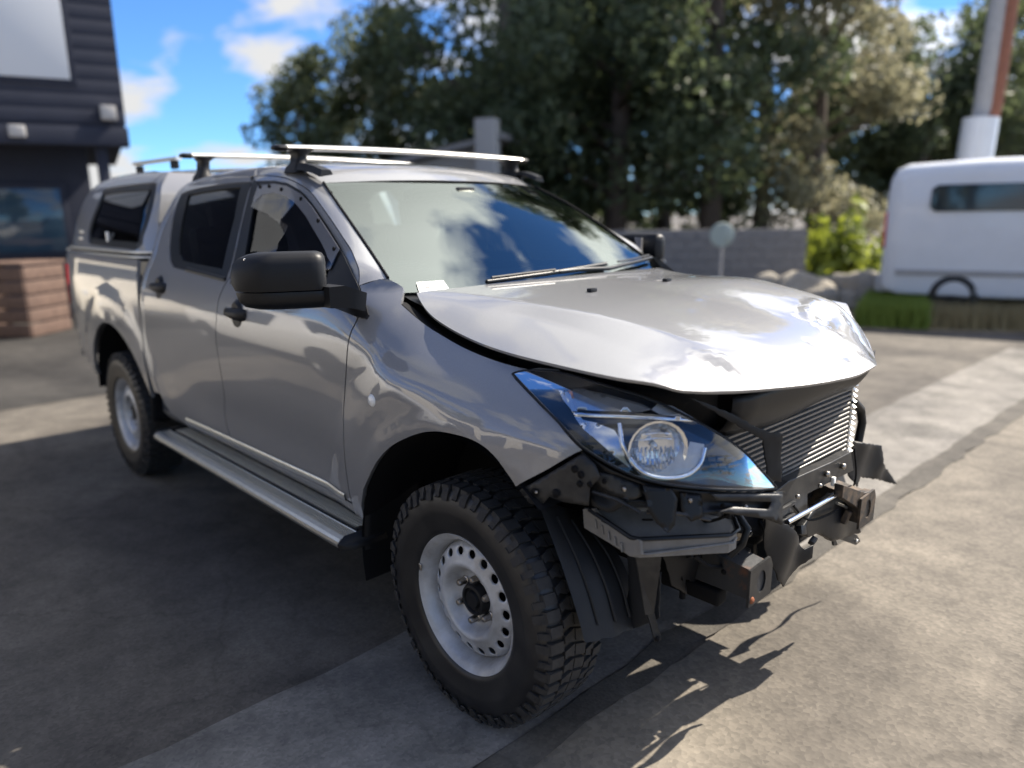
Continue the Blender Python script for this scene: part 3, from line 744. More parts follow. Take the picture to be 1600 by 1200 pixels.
far_edge=[(lipx(.66),.66),(.40,.73),(.30,.78),(.15,.787),(0,.787),(-.15,.778),(-.28,.76),(-.36,.735),(-.43,.70)]
rear_edge=[(-.42+.045*(1-u*u)*1.0,.70*u) for u in np.linspace(.9,-.9,14)]
hood_o=[tuple(p) for p in cr(near_edge,40)]+[tuple(p) for p in cr([near_edge[-1]]+lip,70)][1:]+[tuple(p) for p in cr([lip[-1]]+far_edge,40)][1:]+rear_edge
bonnet=surf_panel('bonnet',hood_o,[],lambda x,y:(x,y,Hn(x,y)),'paint',T,step=.019,flange=.009,gap=0)
tag(bonnet,'crumpled silver bonnet, its front edge dented and bent')
# inner bonnet frame (dark) just below the skin
hi=[]
for t in np.linspace(0,1,16):
    x=-.36+t*.98; hw=.70 if x<.30 else .70*math.sqrt(max(1-((x-.30)/.40)**2,.05))
    hi.append([(x,u*hw,Hn(x,u*hw)-.045) for u in np.linspace(-1,1,17)])
loft('bonnet_frame',hi,'black_matte',bonnet)
def onH(px):
    d=ray(px);p=None
    for t in np.arange(.8,5,.01):
        P=CP+t*d; g=P[2]-Hn(P[0],P[1])
        if p is not None and p>0 and g<=0: return P
        p=g
    return P
for q in [(925,456),(1042,440)]:
    P=onH(q); b_=box('washer_nozzle',(P[0],P[1],P[2]+.006),(.022,.034,.014),'black_plastic',bonnet,.005)
# paper card on the dash behind the glass
def wsn(px): return wp(px,.004)
cardp=[wsn(q) for q in [(650,443),(692,440),(703,456),(655,460)]]
card=plate('paper_card',cardp,(.0,0,.0015),'white_paper'); tag(card,'small white printed card tucked at the foot of the windscreen','card')
tx=[]
for k,(a,b) in enumerate([((660,446),(676,445)),((661,449),(678,448)),((662,452),(674,451)),((684,446),(690,446)),((685,450),(692,449.5))]):
    A,Bp=wp(a,.0075),wp(b,.0075); tx.append(tube_vf([A,Bp],.0012,6))
V,F=join_vf(tx); mesh_obj('printed_lines',V,F,'print_ink',card)
# ---------------------------------------------------------------- wheels
TR=.385
def make_wheel(center,side=-1,full=True,name='wheel',rot=0):
    cx,cy,cz=center
    hub_v,hub_f=lathe_vf([(-.10,.02),(-.10,.15),(-.02,.155),(.0,.13),(.02,.06),(.02,.0)],40,center,side)
    hub=mesh_obj(name,hub_v,hub_f,'dark_steel',T,True,sharp=40)
    prof=[(-.070,.205),(-.090,.222),(-.100,.26),(-.108,.30),(-.105,.335),(-.097,.360),(-.088,.371),(-.05,.3755),(0,.3765),(.05,.3755),(.100,.371),(.112,.362),(.1215,.345),(.1275,.318),(.128,.312),(.1295,.300),(.128,.288),(.1265,.283),(.124,.262),(.1195,.245),(.1185,.238),(.113,.228),(.104,.2205),(.085,.205)]
    V,F=lathe_vf(prof,120,center,side); tyre=mesh_obj('tyre',V,F,'rubber',hub,True,sharp=45)
    # tread blocks
    V=[];F=[]; n=52
    def block(t0,t1,a0,a1,skew,r0,r1,tap=.0):
        # t angles, a axial offsets
        b=len(V)
        for r,sh in ((r0,0),(r1,tap)):
            for (t,a) in ((t0+sh/.38,a0),(t1-sh/.38,a0),(t1-sh/.38+skew,a1),(t0+sh/.38+skew,a1)):
                rr=r-.055*max(abs(a)-.06,0)**1.0*.9
                V.append(np.array((cx+rr*math.cos(t),cy+side*a,cz+rr*math.sin(t))))
        for q in ([3,2,1,0],[4,5,6,7],[0,1,5,4],[1,2,6,5],[2,3,7,6],[3,0,4,7]): F.append([b+i for i in q])
    d=2*math.pi/n
    for i in range(n):
        t=i*d+rot
        j=random.uniform(-.002,.002)
        block(t+.06*d,t+.86*d,-.022,.020,.30*d,.370,.3855,.001)
        block(t+.30*d,t+.62*d,.024,.048,.25*d,.370,.385,.001); block(t+.68*d,t+1.22*d,.024,.062,-.22*d,.370,.385,.001)
        block(t+.10*d,t+.55*d,-.058,-.026,-.22*d,.370,.385,.001); block(t+.62*d,t+1.02*d,-.050,-.026,.25*d,.370,.385,.001)
        k=.115 if i%2 else .110
        block(t+.05*d,t+.78*d,.067,k,.12*d,.366,.3845,.0015)
        block(t+.35*d,t+1.08*d,-k+.018,-.062,-.12*d,.366,.3845,.0015)
        # shoulder lug running down the side wall
        b=len(V); 
        for (a,r) in ((.119,.352),(.1265,.345),(.130,.325 if i%2 else .332)):
            pass
        t0,t1=t+.10*d,t+(.70 if i%2 else .52)*d
        ring=[]
        for (a,r) in ((.110,.3795),(.121,.362),(.1275,.343),(.1300,.336 if i%2 else .347)):
            for tt in (t0,t1): V.append(np.array((cx+r*math.cos(tt),cy+side*a,cz+r*math.sin(tt))))
        base=len(V)
        for (a,r) in ((.104,.372),(.116,.358),(.1225,.342),(.1255,.336 if i%2 else .347)):
            for tt in (t0,t1): V.append(np.array((cx+r*math.cos(tt),cy+side*a,cz+r*math.sin(tt))))
        for s in range(3):
            F.append([b+2*s,b+2*s+1,b+2*s+3,b+2*s+2]); F.append([b+2*s,b+2*s+2,base+2*s+2,base+2*s]); F.append([b+2*s+1,base+2*s+1,base+2*s+3,b+2*s+3])
        F.append([b+6,b+7,base+7,base+6])
    tread=mesh_obj('tread',V,F,'tread_rubber',hub,False)
    # steel rim
    prof=[(.085,.2035),(.098,.209),(.1065,.2175),(.1105,.2225),(.1075,.2245),(.1025,.222)]
    barrel=[(-.09,.20),(-.07,.188),(.02,.186),(.055,.190),(.075,.197),(.090,.2025),(.0985,.2085),(.1045,.2150),(.1085,.2205),(.1110,.2235),(.1085,.2255),(.104,.2235)]
    V,F=lathe_vf(barrel,96,center,side); rim=mesh_obj('rim',V,F,'rim_paint',hub,True,sharp=60)
    # holed disc band: param (theta*R, s)
    dprof=pchip([0,.012,.024,.030,.046,.054,.062,.075,.095,.115,.135],[.030,.032,.052,.060,.066,.062,.056,.050,.040,.030,.026]) # unused depth helper
    def disc(r):
        # outward offset of the disc face against radius
        return dfun(r)
    dfun=pchip([.055,.075,.088,.098,.108,.116,.124,.132,.150,.172,.184,.190],[.030,.030,.034,.048,.066,.0755,.077,.072,.066,.058,.044,.030])
    nh=18; R0=.155; outer=[];hol=[]
    L=2*math.pi*R0
    V=[];F=[]
    # one sector repeated (welded seams by matching samples)
    sec=2*math.pi/nh; hs=sec/2
    rb=np.linspace(.055,.190,24)
    o2=[(-hs*R0,r) for r in rb[::1]]
    poly=[(-hs*R0,r) for r in rb]+[(u,rb[-1]) for u in np.linspace(-hs*R0,hs*R0,9)[1:-1]]+[(hs*R0,r) for r in rb[::-1]]+[(u,rb[0]) for u in np.linspace(hs*R0,-hs*R0,9)[1:-1]]
    hole=[(.0150*math.cos(a),.1605+.0130*math.sin(a)) for a in np.linspace(0,2*math.pi,19)[:-1]]
    V2,F2=cdt(poly[::-1],[hole],.0075)
    # rim of the hole
    for s in range(nh):
        b=len(V); th0=s*sec+rot
        for (u,r) in V2:
            t=th0+u/R0; V.append(np.array((cx+r*math.cos(t),cy+side*(disc(r)+.016),cz+r*math.sin(t))))
        F+=[[i+b for i in f] for f in F2]
        hb=len(V)
        for k in range(2):
            for (u,r) in hole:
                t=th0+u/R0; V.append(np.array((cx+r*math.cos(t),cy+side*(disc(r)+.016-.006*k),cz+r*math.sin(t))))
        m_=len(hole)
        for i in range(m_): F.append([hb+i,hb+(i+1)%m_,hb+m_+(i+1)%m_,hb+m_+i])
    dsc=mesh_obj('wheel_disc',V,F,'rim_paint',hub,True)
    bm=bmesh.new(); bm.from_mesh(dsc.data); bmesh.ops.remove_doubles(bm,verts=bm.verts,dist=1e-5); bmesh.ops.recalc_face_normals(bm,faces=bm.faces); bm.to_mesh(dsc.data); bm.free()
    V,F=lathe_vf([(.0,.188),(.0,.02)],40,center,side); bp=mesh_obj('brake_shield',V,F,'black_matte',hub)
    V,F=lathe_vf([(.040,.053),(.064,.052),(.072,.048),(.074,.040),(.066,.036),(.066,.030),(.075,.026),(.076,.0)],36,center,side); cap=mesh_obj('centre_cap',V,F,'black_plastic',hub,True,sharp=30)
    for k in range(6):
        a=k*math.pi/3+.35+rot; c=(cx+.0700*math.cos(a),cy,cz+.0700*math.sin(a))
        V,F=lathe_vf([(.044,.0150),(.050,.0150),(.052,.0118),(.074,.0112),(.080,.0085),(.082,0)],6 if False else 12,c,side); mesh_obj('wheel_nut',V,F,'steel',hub,True,sharp=30)
    V,F=box_vf((0,0,0),(.012,.006,.024),.003); a=2.9
    P=np.array((cx+.2175*math.cos(a),cy+side*.1115,cz+.2175*math.sin(a))); mesh_obj('balance_weight',[v+P for v in V],F,'steel',hub,True)
    return hub
make_wheel((0,-.78,TR),-1,rot=.1); make_wheel((-3.22,-.78,TR),-1,rot=.31); make_wheel((0,.78,TR),1,rot=.5); make_wheel((-3.22,.78,TR),1)
# ---- wheel arch liners
def liner(cx,a0,a1,r,y0,y1,name='wheel_arch_liner'):
    rows=[[(cx+r*math.cos(a),y,.385+r*math.sin(a)) for y in (y0,(y0+y1)/2,y1)] for a in np.linspace(a0,a1,30)]
    return loft(name,rows,'black_matte',T)
both(liner(0,R(50),R(192),.542,-.905,-.50)); both(liner(-3.22,R(8),R(172),.575,-.885,-.50))
for cx,r in ((0,.545),(-3.22,.575)):
    t=np.linspace(R(14),R(166),30); V=[(cx+r*math.cos(a),-.50,.385+r*math.sin(a)) for a in t]
    o=mesh_obj('inner_wheel_arch',V,[list(range(len(V)))],'black_matte',T,False); both(o)
lA=cr([at(q,y=-.83) for q in [(838,778),(852,815),(872,868),(888,915),(902,960),(914,1004)]],20)
lB=cr([at(q,y=-.60) for q in [(905,800),(955,850),(982,900),(992,940),(1001,972)]],20)
rows=[]
for t in np.linspace(0,1,9): rows.append([a*(1-t)+b*t+np.array((.020*math.sin(math.pi*t)+.006*math.sin(t*19),0,0)) for a,b in zip(lA,lB)])
lo=loft('splash_guard',rows,'liner',T)
for k_ in (2,4,6): tube('guard_rib',[p+np.array((.006,-.004,0)) for p in rows[k_][2:-2]],.0045,'liner',lo,6)
both(lo)
# mud flaps
def flap(x,ytop,px=None,z0=.30,z1=.64):
    rows=[]
    for t in np.linspace(0,1,8):
        z=z1+(z0-z1)*t
        rows.append([(x-.05*t-.02*(1-u*u)*1 + (.012 if False else 0),y,z+(.02*abs(2*u-1)**4 if t==1 else 0)) for u,y in zip(np.linspace(0,1,9),np.linspace(-.898+.004*t,-.66,9))])
    o=loft('mud_flap',rows,'black_plastic',T); md=o.modifiers.new('s','SOLIDIFY'); md.thickness=.006; return o
def add_solid(o,th):
    m_=o.modifiers.new('solid','SOLIDIFY'); m_.thickness=th; m_.offset=0
both(flap(-.485,-.92,z0=.325,z1=.72)); both(flap(-2.68,-.9,z0=.42,z1=.60))
# ---- running board
def profile_x(name,prof,x0,x1,m,parent,n=2,caps=True):
    V=[];F=[];k=len(prof)
    for i in range(n):
        x=x0+(x1-x0)*i/(n-1)
        V+=[(x,y,z) for y,z in prof]
    for i in range(n-1):
        for j in range(k): a=i*k+j;b=i*k+(j+1)%k; F.append([a,b,b+k,a+k])
    if caps: F.append(list(range(k))); F.append([(n-1)*k+j for j in range(k)][::-1])
    o=mesh_obj(name,V,F,m,parent,False)
    bm=bmesh.new(); bm.from_mesh(o.data); bmesh.ops.recalc_face_normals(bm,faces=bm.faces); bm.to_mesh(o.data); bm.free()
    return o
def ribs(y0,y1,z,nr,h=.003):
    out=[]
    for i in range(nr):
        a=y0+(y1-y0)*i/nr; b=y0+(y1-y0)*(i+1)/nr; w_=(b-a)
        out+=[(a,z),(a+w_*.55,z),(a+w_*.6,z-h),(b-w_*.05,z-h)]
    return out
pr=[(-.975,.405),(-.982,.420),(-.980,.432),(-.972,.441),(-.955,.4455)]+ribs(-.945,-.902,.446,4)+[(-.900,.446),(-.900,.405)]
rb=profile_x('running_board',pr,-2.455,-.575,'aluminium',T)
pr=[(-.880,.405)]+ribs(-.880,-.800,.447,6)+[(-.798,.447),(-.798,.405)]
rb2=profile_x('tread_strip',pr,-2.42,-.62,'aluminium',rb)
rb3=profile_x('grip_strip',[(-.903,.40),(-.903,.437),(-.876,.437),(-.876,.40)],-2.45,-.58,'black_matte',rb)
e1=loft('end_cap',[[(-.576,y,z) for y,z in [(-.980,.40),(-.984,.425),(-.955,.449),(-.80,.450),(-.795,.40)]],[(-.540,y,z) for y,z in [(-.962,.405),(-.965,.42),(-.945,.440),(-.80,.442),(-.795,.405)]],[(-.525,y,z) for y,z in [(-.93,.41),(-.93,.42),(-.92,.428),(-.82,.43),(-.81,.41)]]],'black_plastic',rb,closed_u=True,cap=True)
e2=loft('end_cap',[[(x,y,z) for y,z in [(-.980,.40),(-.984,.425),(-.955,.449),(-.80,.450),(-.795,.40)]] for x in (-2.454,-2.48)],'black_plastic',rb,closed_u=True,cap=True)
for x in (-.75,-1.5,-2.3): box('step_bracket',(x,-.72,.40),(.06,.34,.035),'black_matte',rb,.005)
both(rb,[rb2,rb3,e1,e2])
# sill under the doors
sl=[]
for z,o in ((.53,.016),(.50,.020),(.46,.045),(.43,.09),(.42,.20)):
    sl.append([(x,-(W_body(x,max(z,.48))-o),z) for x in np.linspace(-2.60,-.535,40)])
sill=loft('sill',sl,'paint',T,flip=True); both(sill)
tr_=[]
for z,o in ((.520,.003),(.524,.007),(.546,.007),(.550,.003)): tr_.append([(x,-(W_body(x,z+.028-.014*(x+.6)/-1.9*2)+o),z+.028-.014*(x+.6)/-1.9*2) for x in np.linspace(-2.23,-.64,40)])
q=loft('sill_trim',tr_,'aluminium',T); both(q)
# ---- roof bars
def roofbar(x,z,half,zb,slope=0,rx=0):
    prof=[(.034,0.0),(.028,.008),(.012,.013),(-.01,.014),(-.028,.010),(-.036,.002),(-.030,-.007),(-.01,-.011),(.012,-.011),(.028,-.007)]
    rows=[[(x+a,y,z+b+.012*(1-(y/half)**2)) for a,b in prof] for y in np.linspace(-half+.05,half-.05,13)]
    bar=loft('roof_bar',rows,'bar_alu',T,closed_u=True,cap=True)
    for s in (-1,1):
        rows=[[(x+a*k,s*y,z+b*k) for a,b in prof] for y,k in ((half-.052,1.06),(half-.02,1.02),(half-.004,.7),(half,.3))]
        loft('end_cap',rows,'black_plastic',bar,closed_u=True,cap=True,flip=s<0)
        yb=.615
        rows=[]
        for zz,wx,wy,yy in ((zb-.012,.062,.035,yb+.012),(zb+.012,.060,.030,yb+.008),(zb+.03,.042,.024,yb),(z-.025,.040,.024,yb-.005),(z-.010,.052,.040,yb-.01),(z-.004,.052,.05,yb-.012)):
            rows.append([(x+wx*math.copysign(abs(math.cos(a))**.5,math.cos(a)),s*yy+wy*math.copysign(abs(math.sin(a))**.5,math.sin(a)),zz) for a in np.linspace(0,2*math.pi,17)[:-1]])
        loft('bar_foot',rows,'black_plastic',bar,closed_u=True,cap=True)
        rows=[[(x+.055+.16*t,s*(yb+.01+dy-.016*t),zb+.004-.028*t*(.35+.9*t)+dz) for dy,dz in ((-.03,.004),(-.02,.022),(.02,.022),(.03,-.006))] for t in (0,.35,.7,1)]
        if x>-1.6: loft('foot_pad',rows,'black_plastic',bar,closed_u=True,cap=True)
    # small print of the maker along the bar is too small to read: dark hairline
    return bar
roofbar(-1.345,1.830,.725,zr(-1.345)); roofbar(-2.355,1.862,.725,zr(-2.355))
for s in (-1,1):
    prof=[(.02,0.0),(.012,.012),(-.012,.012),(-.02,0),(-.012,-.010),(.012,-.010)]
    P0=np.array((-2.98,s*.50,1.895)); P1=np.array((-3.75,s*.50,1.905))
    rows=[[P0*(1-t)+P1*t+np.array((0,a,b)) for a,b in prof] for t in np.linspace(0,1,5)]
    rr_=loft('canopy_roof_rail',rows,'bar_alu',T,closed_u=True,cap=True)
    for t in (.1,.9):
        c=P0*(1-t)+P1*t; box('rail_foot',(c[0],c[1],1.865),(.07,.03,.05),'black_plastic',rr_,.006)
# ---- door mirror (big, black, two part shell)
def superr(c,ax,n=28,p=3.2):
    out=[]
    for a in np.linspace(0,2*math.pi,n+1)[:-1]:
        cu,su=math.cos(a),math.sin(a); out.append((math.copysign(abs(cu)**(2/p),cu)*ax[0],math.copysign(abs(su)**(2/p),su)*ax[1]))
    return out
def mirror_shell(name,z0,z1,m,parent,th0,th1):
    # spans y from -.965 (inner) to -1.205 (outer); x front face; loft along z
    rows=[]
    N=12
    for i in range(N+1):
        t=i/N; z=z0+(z1-z0)*t
        rows.append((t,z))
    return rows
def mshell(name,levels,m):
    # levels: (z, y_in, y_out, x_front_in, x_front_out, depth)
    rows=[]
    for z,yi,yo,xi,xo,dp in levels:
        loop=[]
        n=14
        for k in range(n+1):   # front face from inner to outer
            u=k/n; y=yi+(yo-yi)*u; x=xi+(xo-xi)*u; e=min(u,1-u)*2
            loop.append((x-dp*.55*(1-min(e*2.2,1))**2.2,y,z))
        for k in range(n+1):
            u=1-k/n; y=yi+(yo-yi)*u; x=xi+(xo-xi)*u; loop.append((x-dp*(1 if .1<u<.9 else .85),y,z))
        rows.append(loop)
    return loft(name,rows,m,T,closed_u=True,cap=True)
mc=mshell('wing_mirror',[(1.326,-.962,-1.205,-.512,-.625,.10),(1.345,-.958,-1.212,-.508,-.622,.11),(1.38,-.958,-1.212,-.506,-.620,.115),(1.41,-.958,-1.206,-.508,-.618,.11),(1.428,-.960,-1.192,-.514,-.618,.10),(1.440,-.966,-1.17,-.528,-.618,.08),(1.447,-.98,-1.14,-.550,-.618,.055)],'black_plastic')
lw_=mshell('mirror_lower_shell',[(1.322,-.945,-1.204,-.510,-.626,.10),(1.31,-.94,-1.202,-.506,-.624,.10),(1.29,-.935,-1.196,-.508,-.626,.095),(1.274,-.935,-1.18,-.518,-.630,.08),(1.266,-.94,-1.15,-.535,-.63,.06)],'black_satin'); lw_.parent=mc
gm=[(-.735,-.985,1.34),(-.735,-1.19,1.34),(-.735,-1.19,1.43),(-.735,-.985,1.43)]
mg=plate('mirror_glass',[(x+.075,y,z) for x,y,z in gm],(-.004,0,0),'chrome',mc)
arm=loft('mirror_arm',[[(-.50,-.99,1.335),(-.50,-.99,1.268),(-.58,-.99,1.268),(-.58,-.99,1.335)],[(-.478,-.945,1.338),(-.478,-.945,1.266),(-.58,-.945,1.266),(-.58,-.945,1.338)],[(-.462,-.915,1.325),(-.472,-.915,1.262),(-.58,-.90,1.262),(-.58,-.90,1.325)],[(-.47,-.87,1.31),(-.47,-.88,1.25),(-.58,-.87,1.25),(-.58,-.87,1.31)]],'black_plastic',mc,closed_u=True,cap=True)
sail_px=[(531,389),(538,401),(546,418),(555,437),(563,458),(572,478),(575,491),(571,497),(556,494),(530,484),(505,475),(508,445),(513,425),(520,407)]
sail=side_panel('mirror_sail',pxz(sail_px,off=.012),[],W_body,'black_plastic',mc,off=.012,step=.03,flange=.014,gap=0)
fm=both(mc,[lw_,mg]); both(sail); pv=Vector((-.56,.92,0)); fm.rotation_euler.z=R(62); fm.location=pv-Matrix.Rotation(R(62),3,'Z')@pv
# ---- headlights
ltop=[(801,584),(812,580.5),(830,579),(860,580),(890,585),(920,594),(960,606),(1000,618),(1040,634),(1080,654),(1115,673),(1142,690),(1165,708),(1185,730),(1200,747),(1213,762)]
lbot=[(801,584),(815,599),(835,620),(855,641),(878,665),(905,694),(930,712),(955,727),(985,741),(1015,751),(1050,758),(1085,762),(1120,764.5),(1150,765.5),(1185,765.5),(1213,763)]
lt=cr(ltop,46); lb=cr(lbot,46)
def lens_rows(off,shrink=0,m_=13,bul=0):
    rows=[]
    for t in np.linspace(0,1,m_):
        row=[]
        for i,(a,b) in enumerate(zip(lt,lb)):
            q=a*(1-t)+b*t
            row.append(onS(q,W_body,off+bul*math.sin(math.pi*t)*math.sin(math.pi*i/45)))
        rows.append(row)
    return rows
def px_panel(name,poly,off,m,parent,step=7,th=0):
    P=resample(poly,step); V2,F=cdt(P[::-1] if False else P,[],step); V=[onS(v,W_body,off(*v) if callable(off) else off) for v in V2]
    o=mesh_obj(name,V,F,m,parent,True)
    if th: add_solid(o,th)
    return o
hl=loft('headlight',lens_rows(-.092,m_=9),'dark_bezel',T)
tag(hl,'clear headlight with chrome bowl, still in place above the bare front')
lens=loft('lens',lens_rows(.004,bul=.008),'lens_clear',hl)
rimp=[onS(q,W_body,.002) for q in np.vstack([lt,lb[::-1]])]
tube('lens_rim',rimp+[rimp[0]],.0038,'black_satin',hl,6)
# wall between bezel and lens
fr0=[onS(q,W_body,.001) for q in np.vstack([lt,lb[::-1]])]; fr1=[onS(q,W_body,-.095) for q in np.vstack([lt,lb[::-1]])]
loft('housing_wall',[fr0,fr1],'black_satin',hl,closed_u=True)
# main bowl
bc=onS((1022,696),W_body,-.046); bc=np.array(bc); axis=np.array((.80,-.60,-.02)); axis/=np.linalg.norm(axis)
e1_=np.cross(axis,(0,0,1.)); e1_/=np.linalg.norm(e1_); e2_=np.cross(e1_,axis)
def bowl(name,c,prof,m,n=40,sx=1,sz=1,parent=hl):
    rows=[[c+axis*o+sx*r*math.cos(a)*e1_+sz*r*math.sin(a)*e2_ for a in np.linspace(0,2*math.pi,n+1)[:-1]] for o,r in prof]
    return loft(name,rows,m,parent,closed_u=True)
bw=bowl('reflector_bowl',bc,[(.034,.078),(.028,.070),(.014,.064),(.000,.054),(-.008,.040),(-.012,.020),(-.013,.002)],'reflector',n=22,sx=1.0,sz=.98)
bw.data.polygons.foreach_set('use_smooth',[False]*len(bw.data.polygons))
# vertical flutes in the bowl
fl=[]
for k in range(9):
    u=-.75+k*.19
    fl.append(tube_vf([bc+axis*(.016-.022*(1-abs(v)))+e1_*.058*u+e2_*.056*v*math.sqrt(max(1-u*u,0)) for v in (-.95,-.6,-.2)],.0022,5))
for k in range(2):
    v=.35+k*.25
    fl.append(tube_vf([bc+axis*(.018-.014*(1-abs(u)))+e1_*.055*u*math.sqrt(1-v*v)+e2_*.058*v for u in (-.9,-.4,0,.4,.9)],.0032,5))
V,F=join_vf(fl); mesh_obj('bowl_flutes',V,F,'chrome',hl)
V,F=tube_vf([bc+axis*-.012,bc+axis*.006,bc+axis*.010],[.008,.008,.003],12); mesh_obj('bulb',V,F,'reflector',hl)
arc=cr([(968,662),(973,692),(984,716),(1000,735),(1022,745),(1050,747),(1076,741),(1094,724),(1101,700)],26)
tube('bezel_arc',[onS(q,W_body,-.014) for q in arc],.0065,'chrome',hl,8)
ringfill=[(1042,661),(1060,672),(1069,690),(1073,708),(1078,690),(1100,694),(1101,704),(1093,722),(1075,738),(1048,744),(1018,742),(1035,736),(1052,722),(1062,702),(1060,684),(1052,672)]
px_panel('bezel_plate',ringfill,-.016,'rim_paint',hl)
px_panel('bezel_bar',[(893,643),(920,644),(980,646),(1040,649),(1086,654),(1082,659),(1040,657),(980,654),(925,652),(898,650)],-.018,'chrome',hl,th=.004)
px_panel('reflector_plate',[(1018,640),(1028,630),(1050,634),(1070,645),(1087,655),(1060,652),(1030,647)],-.03,'rim_paint',hl)
px_panel('turn_reflector',[(872,608),(905,607),(950,616),(1005,632),(1020,640),(1000,644),(940,642),(892,640),(880,625)],-.045,'reflector',hl)
px_panel('inner_fin',[(882,612),(890,612),(896,630),(905,648),(920,670),(925,682),(913,672),(900,655),(888,632)],-.02,'reflector',hl)
px_panel('reflector_plate',[(905,655),(930,660),(960,672),(972,690),(976,715),(985,732),(960,712),(935,690),(915,672)],-.03,'reflector',hl)
cryst=[]
for i in range(3):
    for j in range(3):
        P=onS((1112+12*i+3*j,716+10*j),W_body,-.035); cryst.append(box_vf(P,(.020,.020,.013),.004,Matrix.Rotation(.6+.3*i,3,'Z')))
V,F=join_vf(cryst); mesh_obj('park_lamp',V,F,'dark_bezel',hl,False)
P=onS((890,614),W_body,-.04); V,F=tube_vf([P,P+np.array((.012,-.008,0))],[.009,.006],12); mesh_obj('amber_bulb',V,F,'amber',hl)
# ---------------------------------------------------------------- bare front end
def pl(name,pxs,th,m,**k):
    return plate(name,pts_at(pxs,**k),th,m,T)
def bl(name,pxs,th,m,amp=.010,seed=0,**k): return bent(name,pts_at(pxs,**k),th,m,T,amp,seed)
def mixp(lst): return [at(q,**dict([(ax,v)])) for q,ax,v in lst]
# chassis rails with crash can ends
for s in (-1,1):
    sec=[(-.05,-.065),(.05,-.065),(.05,.065),(-.05,.065)]
    rows=[[(x,s*(.372+dy*w_),zc+dz*h_) for dy,dz in sec] for x,zc,w_,h_ in ((-.6,.56,1,1.1),(.0,.57,1,1.1),(.30,.55,1,1.0),(.50,.545,.95,.85),(.66,.535,.9,.72),(.695,.532,.9,.70))]
    rl=loft('chassis_rail',rows,'rust' if s<0 else 'rust_light',T,closed_u=True,cap=True,smooth=False)
    # end plate with hole
    cy_=s*.372; z_=.532
    o2=[(cy_-.062,z_-.060),(cy_+.062,z_-.060),(cy_+.066,z_+.030),(cy_+.050,z_+.058),(cy_-.060,z_+.052)]
    hole=[(cy_+.004+.024*math.cos(a),z_-.002+.034*math.sin(a)) for a in np.linspace(0,2*math.pi,21)[:-1]]
    ep=surf_panel('rail_end_plate',o2,[hole],lambda a,b:(.700,a,b),'dark_steel' if s<0 else 'rust_light',T,step=.02,flange=.008,gap=0)
    for dy,dz,rr0 in (((-.046,-.042,.012),) if s<0 else ()):
        V,F=tube_vf([(.699,cy_+dy,z_+dz),(.7035,cy_+dy*1.01,z_+dz)],[rr0,rr0*.75],7); mesh_obj('rust_patch',V,F,'rust_orange',rl,True)
    if s<0:
        for xx,zz in ((.44,.55),(.53,.565),(.61,.545)):
            V,F=lathe_vf([(0,.008),(.002,.008),(.002,0)],10,(xx,-.4225 if xx<.5 else -.419,zz)); mesh_obj('rail_hole',V,F,'black_matte',rl)
        V,F=box_vf((.50,-.40,.455),(.20,.05,.05),.008); mesh_obj('tow_bracket',V,F,'black_matte',rl,True)
        tube('tow_pin',[(.47,-.41,.45),(.47,-.41,.405)],.010,'black_matte',rl,8)
# lower cross member behind
box('cross_member',(.30,0,.50),(.12,.70,.07),'dark_steel',T,.012)
# intercooler: dark core, horizontal tubes, end tanks
ic_y0,ic_y1,ic_z0,ic_z1,ic_x=-.44,.405,.700,.952,.60
ic=box('intercooler',(ic_x-.030,(ic_y0+ic_y1)/2,(ic_z0+ic_z1)/2),(.05,ic_y1-ic_y0,ic_z1-ic_z0),'cooler_dark',T,.003)
nf=15
for i in range(nf):
    z=ic_z0+(i+.5)*(ic_z1-ic_z0)/nf
    rows=[[(ic_x+a,y,z+b) for a,b in ((-.02,.0050),(.000,.0052),(.004,.003),(.004,-.003),(.000,-.0052),(-.02,-.0050))] for y in np.linspace(ic_y0+.01,ic_y1-.02,4)]
    loft('cooler_tube',rows,'cooler',ic,closed_u=True,cap=True)
# corrugated fins at the far end, tanks
zz=[]
for i in range(26):
    z=ic_z0+.0+(ic_z1-ic_z0)*i/25; zz.append((ic_x-.004 +(.012 if i%2 else -.004),z))
V=[];F=[]
for (x,z) in zz: V+=[(x,ic_y1+.006,z),(x,ic_y1+.026,z)]
for i in range(25): F.append([2*i,2*i+1,2*i+3,2*i+2])
cf=mesh_obj('cooler_fins',V,F,'aluminium',ic,False); add_solid(cf,.002)
rows=[[(ic_x+.006*math.cos(a)-.004,ic_y1-.012+.012*math.sin(a),z) for a in np.linspace(0,2*math.pi,13)[:-1]] for z in (ic_z0-.004,ic_z1+.004)]
loft('cooler_tank',rows,'dark_steel',ic,closed_u=True,cap=True)
rows=[[(ic_x+.028*math.cos(a)-.02,ic_y0-.01+.035*math.sin(a),z) for a in np.linspace(0,2*math.pi,17)[:-1]] for z in (ic_z0-.004,ic_z1+.004)]
loft('cooler_tank',rows,'dark_steel',ic,closed_u=True,cap=True)
# condenser/radiator behind
box('radiator',(.50,0,.80),(.05,.98,.52),'cooler_dark',T,.006)
